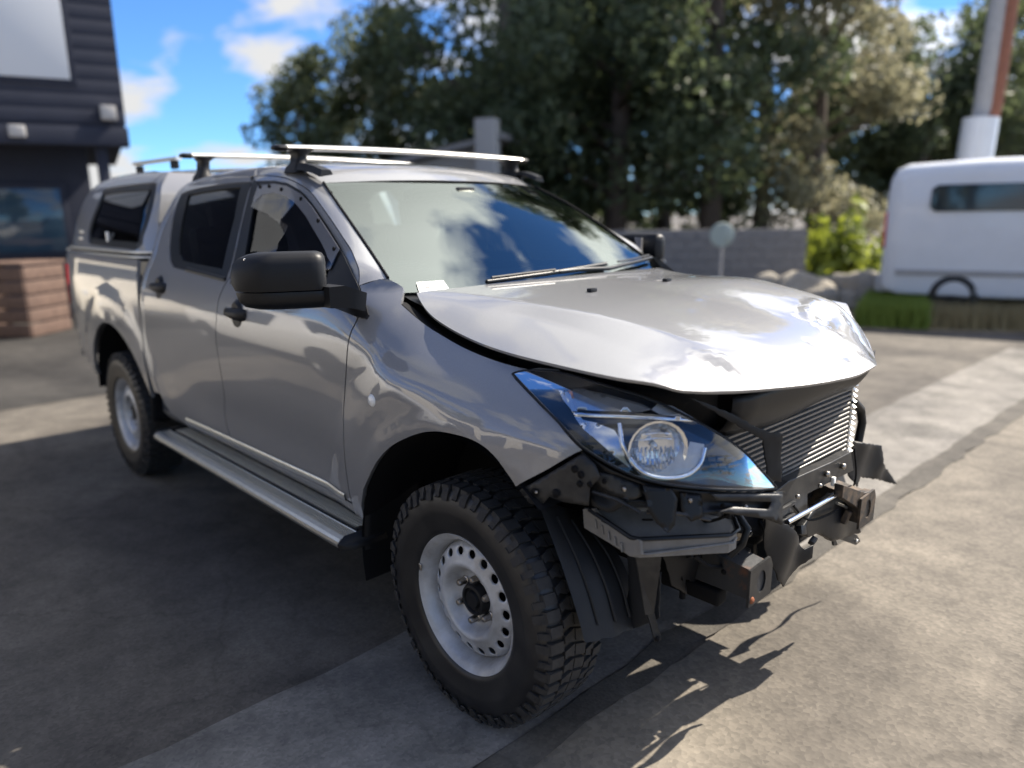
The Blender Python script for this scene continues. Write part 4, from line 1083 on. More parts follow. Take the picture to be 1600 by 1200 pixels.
# radiator support: upper tie bar and plastic shroud under the bonnet lip
shr=[]
for t in np.linspace(0,1,7):
    shr.append([(.60+.055*(1-t)-.0*t+.02*math.sin(3*t)-.25*max(abs(y)-.40,0),y,1.075-.115*t-.02*(1-(y/.6)**2)*t+.02*math.sin(y*9)*t*.3) for y in np.linspace(-.47,.46,26)])
sp=loft('radiator_shroud',shr,'black_plastic',T); add_solid(sp,.004)
wing=bent('shroud_wing',mixp([((1062,617),'y',-.60),((1110,632),'y',-.56),((1150,648),'y',-.48),((1185,668),'y',-.42),((1200,674),'y',-.36),((1218,676),'y',-.31),((1222,700),'y',-.31),((1214,712),'y',-.31),((1222,730),'y',-.31),((1220,752),'y',-.31),((1200,752),'y',-.36),((1196,690),'y',-.38),((1160,668),'y',-.46),((1120,645),'y',-.54)]),.005,'black_plastic',T,.006,6)
# dark wall between bonnet edge and headlamp (inner wing)
iw0=cr([(.05,-.735,1.165),(.25,-.70,1.135),(.38,-.66,1.115),(.47,-.61,1.10),(.55,-.55,1.09),(.60,-.48,1.085)],24)
iw1=[p+np.array((-.04,.07,-.22)) for p in iw0]
loft('inner_wing',[iw0,iw1],'black_satin',T); 
gut=[]
for x in np.linspace(-.44,.34,24):
    gut.append([(x,-(W_body(x,ze_f(x)-.004)-.004),ze_f(x)-.010),(x,-.735,ze_f(x)-.025),(x,-.70,ze_f(x)-.05),(x,-.64,ze_f(x)-.12)])
q=loft('wing_gutter',gut,'black_matte',T); both(q)
# engine bay floor to stop light leaking
box('engine_block',(-.02,0,.84),(.72,.90,.40),'black_matte',T,.03)
# lower support beam + pipe
bm_=plate('lower_support',pts_at([(1212,768),(1232,752),(1300,722),(1330,706),(1334,735),(1300,752),(1262,772),(1262,800),(1240,812),(1222,820)],x=.648),(-.035,0,0),'dark_steel',T)
tube('lower_pipe',[at((1230,816),x=.668),at((1268,795),x=.668),at((1320,766),x=.668)],[.0085,.0085,.007],'chrome',T,10)
for q_ in ((1290,740),(1315,728)):
    P=at(q_,x=.650); V,F=tube_vf([P,P+np.array((.012,0,0))],.010,10); mesh_obj('bolt',V,F,'steel',bm_)
P=at((1302,752),x=.652); box('white_clip',P,(.012,.016,.03),'white_paper',bm_,.003)
bl('guide_plate',[(1262,800),(1300,772),(1330,768),(1345,778),(1336,800),(1338,830),(1318,838),(1290,842),(1275,832),(1255,838),(1245,822)],.03,'black_satin',.010,5,x=.625)
tube('guide_edge',[at((1308,786),x=.645),at((1334,798),x=.645)],.005,'bar_alu',T,6)
bl('air_deflector',[(1188,800),(1224,818),(1245,842),(1258,858),(1266,850),(1264,870),(1228,918),(1212,905),(1204,880),(1196,845)],.006,'black_plastic',.016,3,x=.660)
pl('tow_eye',[(1300,822),(1340,836),(1345,846),(1338,852),(1305,840),(1310,852),(1303,853)],(-.008,0,0),'dark_steel',x=.63)
P=at((1338,845),x=.632); V,F=tube_vf([P,P+np.array((.004,0,0))],.007,10); mesh_obj('bolt',V,F,'bar_alu',T)
# far side bracket and duct plate
bl('duct_plate',[(1333,690),(1376,696),(1376,722),(1392,735),(1400,757),(1375,750),(1345,746),(1338,760),(1330,745)],.005,'black_plastic',.012,4,x=.585)
tube('far_hose',[at((1334,628),x=.59),at((1345,640),x=.59),at((1347,660),x=.59),at((1341,690),x=.59)],.016,'black_satin',T,8)
pl('far_bracket',[(1318,758),(1352,770),(1364,766),(1360,812),(1352,818),(1348,800),(1335,790),(1316,778)],(-.03,0,0),'rust_light',x=.69)
# fender bracket with holes (on the body surface, below the headlamp)
br=[(812,766),(860,738),(912,707),(930,725),(938,745),(922,762),(920,790),(880,784),(858,776),(846,790),(828,786)]
brk=px_panel('fender_bracket',br,-.012,'dark_steel',T,step=9,th=.004)
for q_,r_ in (((836,769),.011),((869,771),.012),((898,733),.010),((908,742),.010),((906,756),.009),((922,757),.008)):
    P=onS(q_,W_body,-.008); V,F=lathe_vf([(0,r_),(.003,r_),(.003,0)],14,P); mesh_obj('bracket_hole',V,F,'black_matte',brk)
V,F=tube_vf([onS((838,769),W_body,-.004),onS((838,769),W_body,.004)],.004,8); mesh_obj('bolt',V,F,'steel',brk)
# lamp support: moulded black carrier below the lens
car_t=cr([(905,700),(935,722),(965,738),(1010,755),(1060,764),(1120,769),(1180,770),(1222,768)],34); car_b=cr([(925,790),(955,800),(985,785),(1030,790),(1080,805),(1130,800),(1180,806),(1222,820)],34)
rows=[]
for t in np.linspace(0,1,8):
    rows.append([onS(a*(1-t)+b*t,W_body,-.03-.035*math.sin(math.pi*t)*(1 if i%7<5 else .55)-.02*t) for i,(a,b) in enumerate(zip(car_t,car_b))])
cb_=loft('lamp_carrier',rows,'black_satin',T); add_solid(cb_,.005)
px_panel('carrier_tab',[(1004,758),(1050,764),(1058,780),(1054,820),(1044,832),(1026,818),(1014,800)],-.012,'black_satin',T,th=.006)
px_panel('carrier_tab',[(1062,770),(1095,772),(1098,808),(1080,815),(1064,800)],-.028,'black_satin',T,th=.006)
px_panel('carrier_lip',[(1110,772),(1222,772),(1222,818),(1206,812),(1120,800),(1145,792),(1200,796),(1205,784),(1120,782)],-.004,'dark_steel',T,th=.006)
px_panel('carrier_pocket',[(928,735),(960,742),(1000,757),(1004,775),(985,782),(950,770),(932,758)],-.04,'dark_steel',T,th=.006)
# grey resonator box
def yb(q,y): return at(q,y=y)
top=[yb((925,800),-.74),yb((965,782),-.66),yb((1000,777),-.60),yb((1145,812),-.44),yb((1152,828),-.46),yb((1140,835),-.50),yb((1000,842),-.72),yb((985,840),-.735)]
rb_=plate('resonator_box',top,(0,0,-.055),'grey_plastic',T)
def lids(pxs,y): return [yb(q,y_) for q,y_ in pxs]
flg=[p+np.array((0,0,.004)) for p in [yb((920,798),-.745),yb((985,842),-.742),yb((1000,845),-.73),yb((1142,838),-.505),yb((1154,829),-.462),yb((1147,811),-.435)]]
tube('box_flange',flg,.006,'black_satin',rb_,6)
low=[yb((922,812),-.735),yb((960,845),-.735),yb((985,862),-.735),yb((1010,866),-.71),yb((1145,848),-.49),yb((1150,840),-.462)]
tube('box_rib',low,.0045,'grey_plastic',rb_,6)
st=plate('box_step',[yb((960,788),-.64),yb((990,779),-.60),yb((1060,790),-.52),yb((1070,806),-.55),yb((985,805),-.66)],(0,0,.022),'grey_plastic',rb_)
pb=plate('box_side',[yb((910,795),-.745),yb((928,795),-.745),yb((940,815),-.745),yb((1000,845),-.738),yb((1002,868),-.738),yb((985,870),-.742),yb((950,848),-.745),yb((912,825),-.745)],(0,.012,0),'grey_plastic',rb_)
V,F=box_vf(yb((968,814),-.68),(.018,.018,.012),.004); mesh_obj('blue_plug',V,F,'blue_plug',rb_)
tube('box_wire',[yb(q_,-.66) for q_ in ((966,816),(985,818),(1005,812),(1020,812))],.003,'black_matte',rb_,6)
# hanging strap bracket
sb=plate('hanging_bracket',lids([((988,845),-.70),((1036,843),-.66),((1034,870),-.66),((1022,960),-.66),((1008,962),-.68),((998,900),-.69)],0),(-.006,.004,0),'dark_steel',T)
sb2=plate('bracket_foot',lids([((1010,955),-.67),((1022,955),-.66),((1034,1000),-.66),((1024,1004),-.67)],0),(-.008,.004,0),'dark_steel',sb)
P=yb((1028,998),-.668); V,F=tube_vf([P,P+np.array((.0,-.006,0))],.007,10); mesh_obj('bolt',V,F,'black_matte',sb)
bl('splash_panel',[(978,872),(1000,868),(1030,880),(1030,965),(1004,978),(985,980)],.004,'liner',.008,7,y=-.64)
tube('front_hose',[yb((1150,800),-.40),yb((1168,826),-.40),yb((1160,850),-.41),yb((1140,868),-.43)],.011,'black_satin',T,8)
tube('support_rod',[at((1178,812),x=.60),at((1180,880),x=.60)],.007,'dark_steel',T,6)
P=at((1168,832),x=.61); V,F=tube_vf([P,P+np.array((.01,-.004,0))],.010,10); mesh_obj('bolt',V,F,'aluminium',T)
tube('air_hose',[(.46,-.22,.62),(.52,-.25,.60),(.56,-.28,.55),(.54,-.30,.50)],.022,'black_satin',T,10)
tube('air_hose',[(.48,-.05,.60),(.55,-.08,.58),(.60,-.12,.60),(.58,-.2,.64)],.018,'black_satin',T,10)
# ---------------------------------------------------------------- cabin
cab=box('cabin_floor',(-1.55,0,.55),(2.0,1.55,.05),'interior',T,.01)
ds=[]
for y in np.linspace(-.74,.74,15):
    ds.append([(-.50,y,1.285),(-.72,y,1.275),(-.88,y,1.25+(.04*math.exp(-((y+.37)/.2)**2))),(-.95,y,1.20),(-.93,y,1.0),(-.80,y,.70)])
loft('dashboard',ds,'interior',T)
hl_rows=[[(x-.02,u*(yr(max(x,-2.6))-.02),zr(max(x,-2.6))-.035+.03*(1-u*u)) for u in np.linspace(-1,1,13)] for x in np.linspace(-1.14,-2.56,14)]
loft('headliner',hl_rows,'headliner',T)
def seat(x,y,wd,hr):
    b=box('seat',(x+.02,y,.86),(.52,wd,.14),'seat_cloth',T,.05)
    bk_=box('seat_back',(x-.27,y,1.20),(.14,wd,.62),'seat_cloth',b,.05,Matrix.Rotation(-.25,3,'Y'))
    for h in hr: box('headrest',(x-.38,h,1.56),(.09,.25,.16),'seat_cloth',b,.035,Matrix.Rotation(-.2,3,'Y'))
seat(-1.45,-.37,.50,[-.37]); seat(-1.45,.37,.50,[.37]); seat(-2.20,0,1.30,[-.40,.40])
cst=np.array((-1.02,-.37,1.19)); ring=[cst+np.array((-.185*math.cos(a)*.42*-1,.185*math.sin(a),.185*math.cos(a)*.9)) for a in np.linspace(0,2*math.pi,33)]
stw=tube('steering_wheel',ring,.015,'interior',T,8)
tube('wheel_spoke',[cst+np.array((0,-.17,0)),cst+np.array((.03,0,-.01)),cst+np.array((0,.17,0))],.02,'interior',stw,8)
tube('steering_column',[cst,(-.8,-.37,1.08)],.03,'interior',stw,8)

# underbody
box('underbody',(-1.9,0,.47),(3.4,1.0,.10),'black_matte',T,.02)
box('tub_floor',(-3.43,0,.88),(1.55,1.5,.03),'black_matte',T,.005)
for x in (0,-3.22): tube('axle',[(x,-.72,.385),(x,.72,.385)],.045,'black_matte',T,10)

# loose wiring and clips in the exposed front
def wire(pxs,r,m='black_matte',**k): return tube('wire',cr([at(q,**k) for q in pxs],14),r,m,T,6)
wire([(1062,775),(1075,800),(1100,815),(1135,806),(1150,790)],.0045,y=-.52)
wire([(1100,835),(1125,848),(1160,845),(1178,825)],.004,x=.62)
wire([(1085,868),(1110,885),(1150,880),(1172,862)],.006,x=.60)
wire([(1240,790),(1262,812),(1290,806),(1310,795)],.004,x=.655)
wire([(930,760),(960,772),(990,768),(1015,780)],.004,y=-.70)
for q_,x_ in (((1120,842),.62),((1186,800),.62),((1245,775),.662),((1280,758),.662)):
    P=at(q_,x=x_); V,F=tube_vf([P,P+np.array((.008,-.003,0))],.007,8); mesh_obj('bolt',V,F,'steel',T)
for z_ in (.60,.64,.68): box('support_rib',(.655,-.16,z_),(.012,.12,.010),'dark_steel',T,.002)
box('horn_body',(.585,-.20,.60),(.05,.09,.07),'black_satin',T,.012)
for k in range(3):
    tube('hose_clamp',[(.50+.03*k,-.235-.015*k,.612-.012*k),(.508+.03*k,-.239-.015*k,.609-.012*k)],.0245,'steel',T,12)

# more of the tangle behind the missing bumper: broken tabs, clips, foam and crumpled brackets
for k,(q_,x_,w_,h_,m_) in enumerate([((1098,852),.56,.05,.03,'dark_steel'),((1130,872),.57,.035,.045,'black_satin'),((1078,858),.54,.03,.05,'black_plastic'),((1165,862),.60,.03,.02,'dark_steel'),((1195,800),.62,.03,.05,'black_plastic'),((1252,828),.64,.04,.03,'dark_steel'),((1300,812),.63,.05,.03,'black_satin'),((1270,845),.63,.03,.02,'rust'),((1322,808),.66,.025,.05,'rust_light')]):
    P=at(q_,x=x_); box('broken_tab',P,(.02,w_,h_),m_,T,.004,Matrix.Rotation(.35*math.sin(k*2.1),3,'X')@Matrix.Rotation(.5*math.cos(k*1.7),3,'Y'))
bl('torn_liner',[(1040,868),(1085,862),(1110,885),(1128,905),(1098,912),(1070,905),(1075,930),(1052,915)],.004,'black_plastic',.014,11,x=.52)
bl('torn_foam',[(1130,800),(1190,806),(1200,822),(1184,838),(1150,832),(1128,822)],.012,'black_matte',.008,12,x=.60)
for k,(a_,b_) in enumerate([((1142,842),(1172,905)),((1186,812),(1205,870)),((1212,806),(1262,790)),((1330,770),(1335,700))]):
    A,Bq=at(a_,x=.61),at(b_,x=.63); mid=(A+Bq)/2+np.array((.01,.02*math.sin(k*3),-.015)); tube('loose_cable',cr([A,mid,Bq],10),.0035,'black_matte',T,6)
for k,q_ in enumerate([(945,752),(975,764),(1015,772),(1078,782),(1130,790),(1165,792)]):
    P=onS(q_,W_body,-.020); V,F=lathe_vf([(0,.007),(.004,.007),(.004,0)],10,P); mesh_obj('clip',V,F,'steel' if k%2 else 'black_matte',T)
for k,(a_,b_) in enumerate([((925,768),(1000,800)),((1010,800),(1110,812))]):
    tube('carrier_rib',[onS(a_,W_body,-.03),onS(((a_[0]+b_[0])/2,(a_[1]+b_[1])/2-4),W_body,-.025),onS(b_,W_body,-.035)],.005,'dark_steel',T,6)
for k in range(5):
    t_=k/4; tube('box_rib',[yb((930+10*k,812+9*k),-.748),yb((932+10*k,826+9*k),-.748)],.0028,'grey_plastic',rb_,5)
# ---------------------------------------------------------------- background helpers
RT=AX[0]; 
def dirpx(x,y=330): 
    d=ray((x,y)); h=np.array((d[0],d[1],0)); return h/np.linalg.norm(h)
def spot(x,depth):
    """ground point under picture column x, at a given distance along the view axis"""
    d=ray((x,330)); d=d/ d@AX[2] if False else d
    f=np.array((AX[2][0],AX[2][1])); f/=np.linalg.norm(f); h=np.array((d[0],d[1])); h=h/(h@f)
    return np.array((CP[0],CP[1]))+h*depth
def leaf(name,c1,c2):
    m=mat(name,c1,.55,noise=(1.3,.35,.7),col2=c2); t=m.node_tree; b=t.nodes['Principled BSDF']; o=t.nodes['Material Output']
    tl=t.nodes.new('ShaderNodeBsdfTranslucent'); mx=t.nodes.new('ShaderNodeMixShader'); mx.inputs[0].default_value=.45
    src=b.inputs['Base Color'].links[0].from_socket; hv=t.nodes.new('ShaderNodeHueSaturation'); hv.inputs['Value'].default_value=1.7; hv.inputs['Hue'].default_value=.485; t.links.new(src,hv.inputs['Color']); t.links.new(hv.outputs[0],tl.inputs['Color'])
    t.links.new(b.outputs[0],mx.inputs[1]); t.links.new(tl.outputs[0],mx.inputs[2]); t.links.new(mx.outputs[0],o.inputs['Surface']); return m
leaf('leaf_dark',(.058,.082,.040),(.10,.125,.060))
leaf('leaf_mid',(.08,.105,.045),(.135,.155,.075))
leaf('leaf_pale',(.17,.17,.10),(.26,.25,.16))
leaf('leaf_lime',(.12,.16,.02),(.20,.24,.03))
mat('bark',(.09,.070,.055),.9,noise=(9,.3,.7),col2=(.15,.12,.10),bump=(30,.6,.02))
def tree(name,label,base,h,rad,m,leaves=5000,ls=.16,trunk_h=.35,conic=0.3,seed=0,group='trees behind the yard',zlow=None):
    random.seed(seed); rng=np.random.RandomState(seed)
    root=tag(empty(name,(base[0],base[1],0)),label,'tree',group)
    tv=[tube_vf([(0,0,-.1),(.1*rng.randn(),.1*rng.randn(),h*.3),(.2*rng.randn(),.2*rng.randn(),h*.6),(.2*rng.randn(),.2*rng.randn(),h*.88)],[.045*h*.55,.035*h*.55,.022*h*.5,.02],10)]
    z0=h*trunk_h if zlow is None else zlow
    cl=[]
    nb=16
    for i in range(nb):
        a=rng.uniform(0,6.28); zz=rng.uniform(z0*.9,h*.9); t=(zz-z0)/(h-z0); rr=rad*(1-conic*max(t,0))*rng.uniform(.55,.95)*math.sqrt(max(1-max(t-.3,0)**2*1.6,.08))
        tip=np.array((rr*math.cos(a),rr*math.sin(a),zz+rr*.25)); st=np.array((0,0,max(zz-rr*.35,h*.15)))
        tv.append(tube_vf([st,(st+tip)/2+rng.randn(3)*.12,tip],[.035*h*.22,.02*h*.2,.012],6)); cl.append(tip)
        for _ in range(3): cl.append(tip*np.array((rng.uniform(.3,1.1),rng.uniform(.3,1.1),1))+rng.randn(3)*np.array((.35,.35,.5))*rad*.4)
    V,F=join_vf(tv); mesh_obj('trunk',V,F,'bark',root)
    cl=np.array(cl); cl[:,2]=np.clip(cl[:,2],z0*.8,h*.97)
    sc=rng.uniform(.16,.38,len(cl))*rad
    idx=rng.randint(0,len(cl),leaves); dirs=rng.randn(leaves,3); dirs/=np.linalg.norm(dirs,axis=1,keepdims=True)
    P=cl[idx]+dirs*(sc[idx]*rng.uniform(.25,1.0,leaves)**.45)[:,None]*np.array((1,1,.85))
    N=dirs+rng.randn(leaves,3)*.6; N/=np.linalg.norm(N,axis=1,keepdims=True)
    U=np.cross(N,rng.randn(leaves,3)); U/=np.linalg.norm(U,axis=1,keepdims=True); Wv=np.cross(N,U)
    s=ls*rng.uniform(.6,1.35,leaves)[:,None]
    V=np.stack([P-U*s*.9,P-Wv*s*.45+N*s*.1,P+U*s*.9,P+Wv*s*.45+N*s*.1],1).reshape(-1,3)
    me=bpy.data.meshes.new('crown'); F=np.arange(leaves*4).reshape(-1,4); me.from_pydata(V.tolist(),[],F.tolist()); me.materials.append(MATS[m]); me.update()
    link(bpy.data.objects.new('crown',me),root); return root
TR_=[('broadleaf_tree','grey green loose tree against the clouds beside the dark building',spot(500,24),7.0,2.2,'leaf_mid',5200,.17,.25,.3,11),
('broadleaf_tree','olive green tree rising behind the grey gabled shed roof',spot(615,23),7.6,2.4,'leaf_mid',6000,.17,.22,.2,12),
('broadleaf_tree','tall dark green tree behind the chimney of the shed',spot(790,22),12.5,3.6,'leaf_dark',9000,.19,.12,.15,13),
('broadleaf_tree','broad dark evergreen tree, the widest of the row',spot(960,21),13.5,4.2,'leaf_dark',11000,.20,.08,.1,14),
('broadleaf_tree','dark evergreen tree behind the grey block wall',spot(1110,20),13,3.6,'leaf_dark',9500,.19,.06,.1,15),
('broadleaf_tree','pale grey green feathery tree beside the lime shrub',spot(1275,20),9.5,2.3,'leaf_pale',7000,.15,.10,.25,16),
('broadleaf_tree','dark tree with bare lower trunk behind the white van',spot(1430,25),7.4,3.0,'leaf_dark',7000,.18,.18,.1,17),
('broadleaf_tree','dark tree to the far side of the rusty pole',spot(1590,26),8.2,3.2,'leaf_mid',6500,.18,.16,.1,18)]
for n_,l_,b_,h_,r_,m_,lv,ls,th,co,sd_ in TR_: tree(n_,l_,b_,h_,r_,m_,int(lv*1.7),ls*.68,th,co,sd_)
for k,(px,d_) in enumerate([(745,27),(870,26),(960,28),(1040,25),(1190,25),(1350,28),(1500,30)]):
    b_=spot(px,d_); tree('broadleaf_tree','dense dark tree in the rear row of the wood',b_,6.0+(k*37%5)*.5+(4.5 if 1<=k<=4 else 0),3.2,'leaf_dark',6000,.22,.08,.1,30+k,group='rear row of trees')
# lime shrub
def shrub(name,label,base,h,rad,m,n=900,ls=.08,seed=3):
    rng=np.random.RandomState(seed); root=tag(empty(name,(base[0],base[1],0)),label,'shrub')
    st=[tube_vf([(0,0,-.05),tuple(rng.randn(3)*np.array((.3,.3,.1))*rad+np.array((0,0,h*.7)))],[.03,.01],6) for _ in range(6)]
    V,F=join_vf(st); mesh_obj('stems',V,F,'bark',root)
    d=rng.randn(n,3); d/=np.linalg.norm(d,axis=1,keepdims=True); d[:,2]=np.abs(d[:,2]); P=d*np.array((rad,rad,h))*rng.uniform(.55,1.05,(n,1))*(1+.25*np.sin(d[:,:1]*7+d[:,1:2]*5))
    N=d+rng.randn(n,3)*.6; U=np.cross(N,rng.randn(n,3)); U/=np.linalg.norm(U,axis=1,keepdims=True); N/=np.linalg.norm(N,axis=1,keepdims=True); Wv=np.cross(N,U); s=ls*rng.uniform(.6,1.4,(n,1))
    V=np.stack([P-U*s,P-Wv*s*.5,P+U*s,P+Wv*s*.5],1).reshape(-1,3)
    me=bpy.data.meshes.new('foliage'); me.from_pydata(V.tolist(),[],np.arange(n*4).reshape(-1,4).tolist()); me.materials.append(MATS[m]); link(bpy.data.objects.new('foliage',me),root); return root
shrub('lime_shrub','bright lime green shrub beside the white van',spot(1322,15.5),1.42,.85,'leaf_lime',1600,.10)
# ---------------------------------------------------------------- buildings and street things
mat('charcoal_clad',(.022,.026,.042),.7,spec=.3,noise=(3,.3,.8),col2=(.030,.034,.052))
mat('white_blind',(.62,.64,.66),.7)
mat('blue_glass',(.03,.06,.09),.08,.0,.5)
mat('brown_wood',(.085,.052,.040),.8,noise=(12,.3,.8),col2=(.15,.095,.07),bump=(40,.3,.004))
mat('block_wall',(.17,.17,.175),.85,noise=(8,.3,.8),col2=(.24,.24,.24),bump=(30,.4,.006))
mat('grey_roof',(.20,.20,.205),.6,noise=(4,.3,.8),col2=(.26,.26,.26))
mat('weatherboard',(.34,.34,.33),.7)
mat('white_metal',(.74,.76,.78),.35,.0,.3,noise=(2,.4,.8),col2=(.68,.70,.72))
mat('rust_pole',(.30,.12,.07),.8,noise=(14,.4,.7),col2=(.20,.085,.055))
mat('grey_pole',(.36,.35,.34),.7,noise=(10,.3,.8),col2=(.46,.45,.43))
mat('pale_stone',(.24,.215,.17),.9,noise=(10,.3,.8),col2=(.36,.325,.27),bump=(20,.5,.02))
mat('van_glass',(.02,.03,.04),.06,0,.5)
mat('cloth_green',(.34,.40,.37),.7)
def frame_at(p,ang):
    c,s=math.cos(ang),math.sin(ang)
    return lambda a,b,z: (p[0]+a*c-b*s,p[1]+a*s+b*c,z)
def obox(name,M,a0,a1,b0,b1,z0,z1,m,parent,bev=.01):
    c=np.array(M((a0+a1)/2,(b0+b1)/2,(z0+z1)/2)); ang=math.atan2(M(1,0,0)[1]-M(0,0,0)[1],M(1,0,0)[0]-M(0,0,0)[0])
    return box(name,c,(abs(a1-a0),abs(b1-b0),abs(z1-z0)),m,parent,bev,Matrix.Rotation(ang,3,'Z'))
VA=math.atan2(RT[1],RT[0])   # heading of "right" in the photograph, on the ground
# charcoal two storey building behind the tail of the pickup
bp=spot(212,11.5); M=frame_at(bp,VA+.50)
bld=tag(empty('building'),'charcoal clad two storey building with white blinds upstairs','building')
up=obox('upper_storey',M,-9,0,0,7,2.75,7.2,'charcoal_clad',bld,.02)
obox('lower_storey',M,-9,-.55,.9,7,-.1,2.75,'charcoal_clad',bld,.02)
obox('soffit_beam',M,-9,.03,-.06,.3,2.60,2.86,'charcoal_clad',bld,.01)
for k in range(22):
    z=2.9+k*.2
    if z<7.1: obox('cladding_board',M,-9,.012,-.022,.01,z,z+.197,'charcoal_clad',bld,.003)
for (a0,a1) in ((-2.5,-.62),(-4.4,-3.0)):
    wdw=obox('window',M,a0-.08,a1+.08,-.05,.05,3.40,5.6,'charcoal_clad',bld,.01)
    obox('window_blind',M,a0,a1,-.065,-.03,3.48,5.5,'white_blind',wdw,.004)
    obox('window_mullion',M,(a0+a1)/2-.025,(a0+a1)/2+.025,-.075,-.03,3.48,5.5,'charcoal_clad',wdw,.003)
wl=obox('window',M,-2.2,-.9,.82,.95,1.0,2.1,'charcoal_clad',bld,.01); obox('window_pane',M,-2.12,-.98,.80,.86,1.08,2.02,'blue_glass',wl,.003)
dr=obox('door',M,-3.8,-2.7,.84,.95,0,2.1,'blue_glass',bld,.01)
for a in (-.35,-4.6): obox('post',M,a-.08,a+.08,.1,.26,-.05,2.65,'charcoal_clad',bld,.01)
lp=obox('wall_light',M,-.30,-.10,-.16,-.02,2.95,3.15,'grey_pole',bld,.02)
lg=obox('wall_light',M,-1.45,-1.25,-.14,-.02,2.68,2.84,'grey_pole',bld,.02)
# brown timber crate at the foot of the building
cp_=spot(4,10.4); Mc=frame_at(cp_,VA-.1); cr_=tag(empty('timber_crate',(cp_[0],cp_[1],0)),'brown timber crate at the foot of the charcoal building','crate')
cc=empty('x'); bpy.data.objects.remove(cc)
for k in range(5):
    V,F=box_vf((0,-.40,.10+k*.19),(.92,.03,.17),.006,Matrix.Rotation(0,3,'Z')); o=mesh_obj('plank',V,F,'brown_wood',cr_,True); o.rotation_euler.z=VA-.1
    for dx in (-.46,.46):
        V,F=box_vf((dx,0,.10+k*.19),(.03,.78,.17),.006); o=mesh_obj('plank',V,F,'brown_wood',cr_,True); o.rotation_euler.z=VA-.1
V,F=box_vf((0,0,.99),(.98,.86,.04),.006); o=mesh_obj('lid',V,F,'brown_wood',cr_,True); o.rotation_euler.z=VA-.1
# grey gabled shed
sp_=spot(690,17.5); Ms=frame_at(sp_,VA-.25); sh=tag(empty('shed',(0,0,0)),'low grey shed with gabled roof and pale chimney stack','shed')
obox('wall',Ms,-2.6,1.35,0,4,-.05,2.35,'weatherboard',sh,.01)
rf=[Ms(-3.0,-.3,2.30),Ms(1.55,-.3,3.15),Ms(1.55,4.3,3.15),Ms(-3.0,4.3,2.30)]
plate('roof',rf,(0,0,.12),'grey_roof',sh)
gb=plate('gable',[Ms(-2.6,-.02,2.34),Ms(1.35,-.02,2.34),Ms(1.35,-.02,3.06),],(.02,.08,0),'weatherboard',sh)
obox('chimney',Ms,1.0,1.45,-.55,-.1,-.05,3.55,'weatherboard',sh,.02)
wd_=obox('window',Ms,-.6,.5,-.04,.04,1.1,2.0,'white_metal',sh,.01); obox('window_pane',Ms,-.52,.42,-.05,0,1.18,1.92,'blue_glass',wd_,.003)
# grey block wall in front of the trees
w0=spot(905,15.2); w1=spot(1262,14.6); L=np.linalg.norm(w1-w0); ang=math.atan2(*(w1-w0)[::-1]); Mw=frame_at(w0,ang)
bw_=tag(empty('block_wall',(w0[0],w0[1],0)),'low grey concrete block wall in front of the dark trees','wall')
bb=None; nb_=int(L/.42)
for r_ in range(6):
    for c_ in range(nb_+1):
        a0=c_*.42-(.21 if r_%2 else 0); a1=a0+.412
        a0=max(a0,0);a1=min(a1,L)
        if a1-a0<.08: continue
        c=np.array(Mw((a0+a1)/2,0,.1+r_*.2))-np.array((w0[0],w0[1],0))
        V,F=box_vf((0,0,0),(a1-a0,.2,.192),0,Matrix.Rotation(ang,3,'Z')); o=mesh_obj('block',[v+c for v in V],F,'block_wall',bw_,False)
# round sign on a stake
sg=spot(1130,13.6); sgo=tag(empty('stake_sign',(sg[0],sg[1],0)),'small pale round sign on a stake in front of the block wall','sign')
tube('stake',[(0,0,-.05),(0,0,1.0)],.025,'grey_pole',sgo,8)
d_=dirpx(1130); rows=[[np.array((0,0,1.13))+(-d_*o)+r_*(math.cos(a)*np.array((RT[0],RT[1],0))+math.sin(a)*np.array((0,0,1))) for a in np.linspace(0,2*math.pi,25)[:-1]] for o,r_ in ((.0,.20),(.03,.22),(.045,.21),(.05,.02))]
loft('sign_disc',rows,'cloth_green',sgo,closed_u=True,cap=True)
# pale boulders along the bank
random.seed(5)
for k,(px,dd,s_) in enumerate([(1215,12.8,.34),(1262,12.4,.40),(1305,12.6,.36),(1345,12.2,.42),(1372,12.9,.36),(1235,12.0,.22),(1290,11.7,.25),(1330,11.6,.2)]):
    b_=spot(px,dd); bm=bmesh.new(); bmesh.ops.create_icosphere(bm,subdivisions=3,radius=1)
    rng=np.random.RandomState(k+50); ph=rng.uniform(0,6,6)
    for v in bm.verts:
        q=v.co; f=1+.16*math.sin(3*q.x+ph[0])+.13*math.sin(4*q.y+ph[1])+.10*math.sin(5*q.z+ph[2])+.05*math.sin(11*q.x+7*q.y+ph[3])
        v.co=Vector((q.x*f*s_*1.3,q.y*f*s_,q.z*f*s_*.85))
    me=bpy.data.meshes.new('boulder'); bm.to_mesh(me); bm.free(); me.materials.append(MATS['pale_stone']); me.polygons.foreach_set('use_smooth',[True]*len(me.polygons))
    o=link(bpy.data.objects.new('boulder',me)); o.location=(b_[0],b_[1],s_*.45); tag(o,'pale sandy boulder lying between the block wall and the van','boulder','boulders beside the van')
# white van
vp=spot(1384,10.9); Mv=frame_at(vp,VA-.52); van=tag(empty('white_van',(0,0,0)),'white van parked across the road in front of the trees','van')
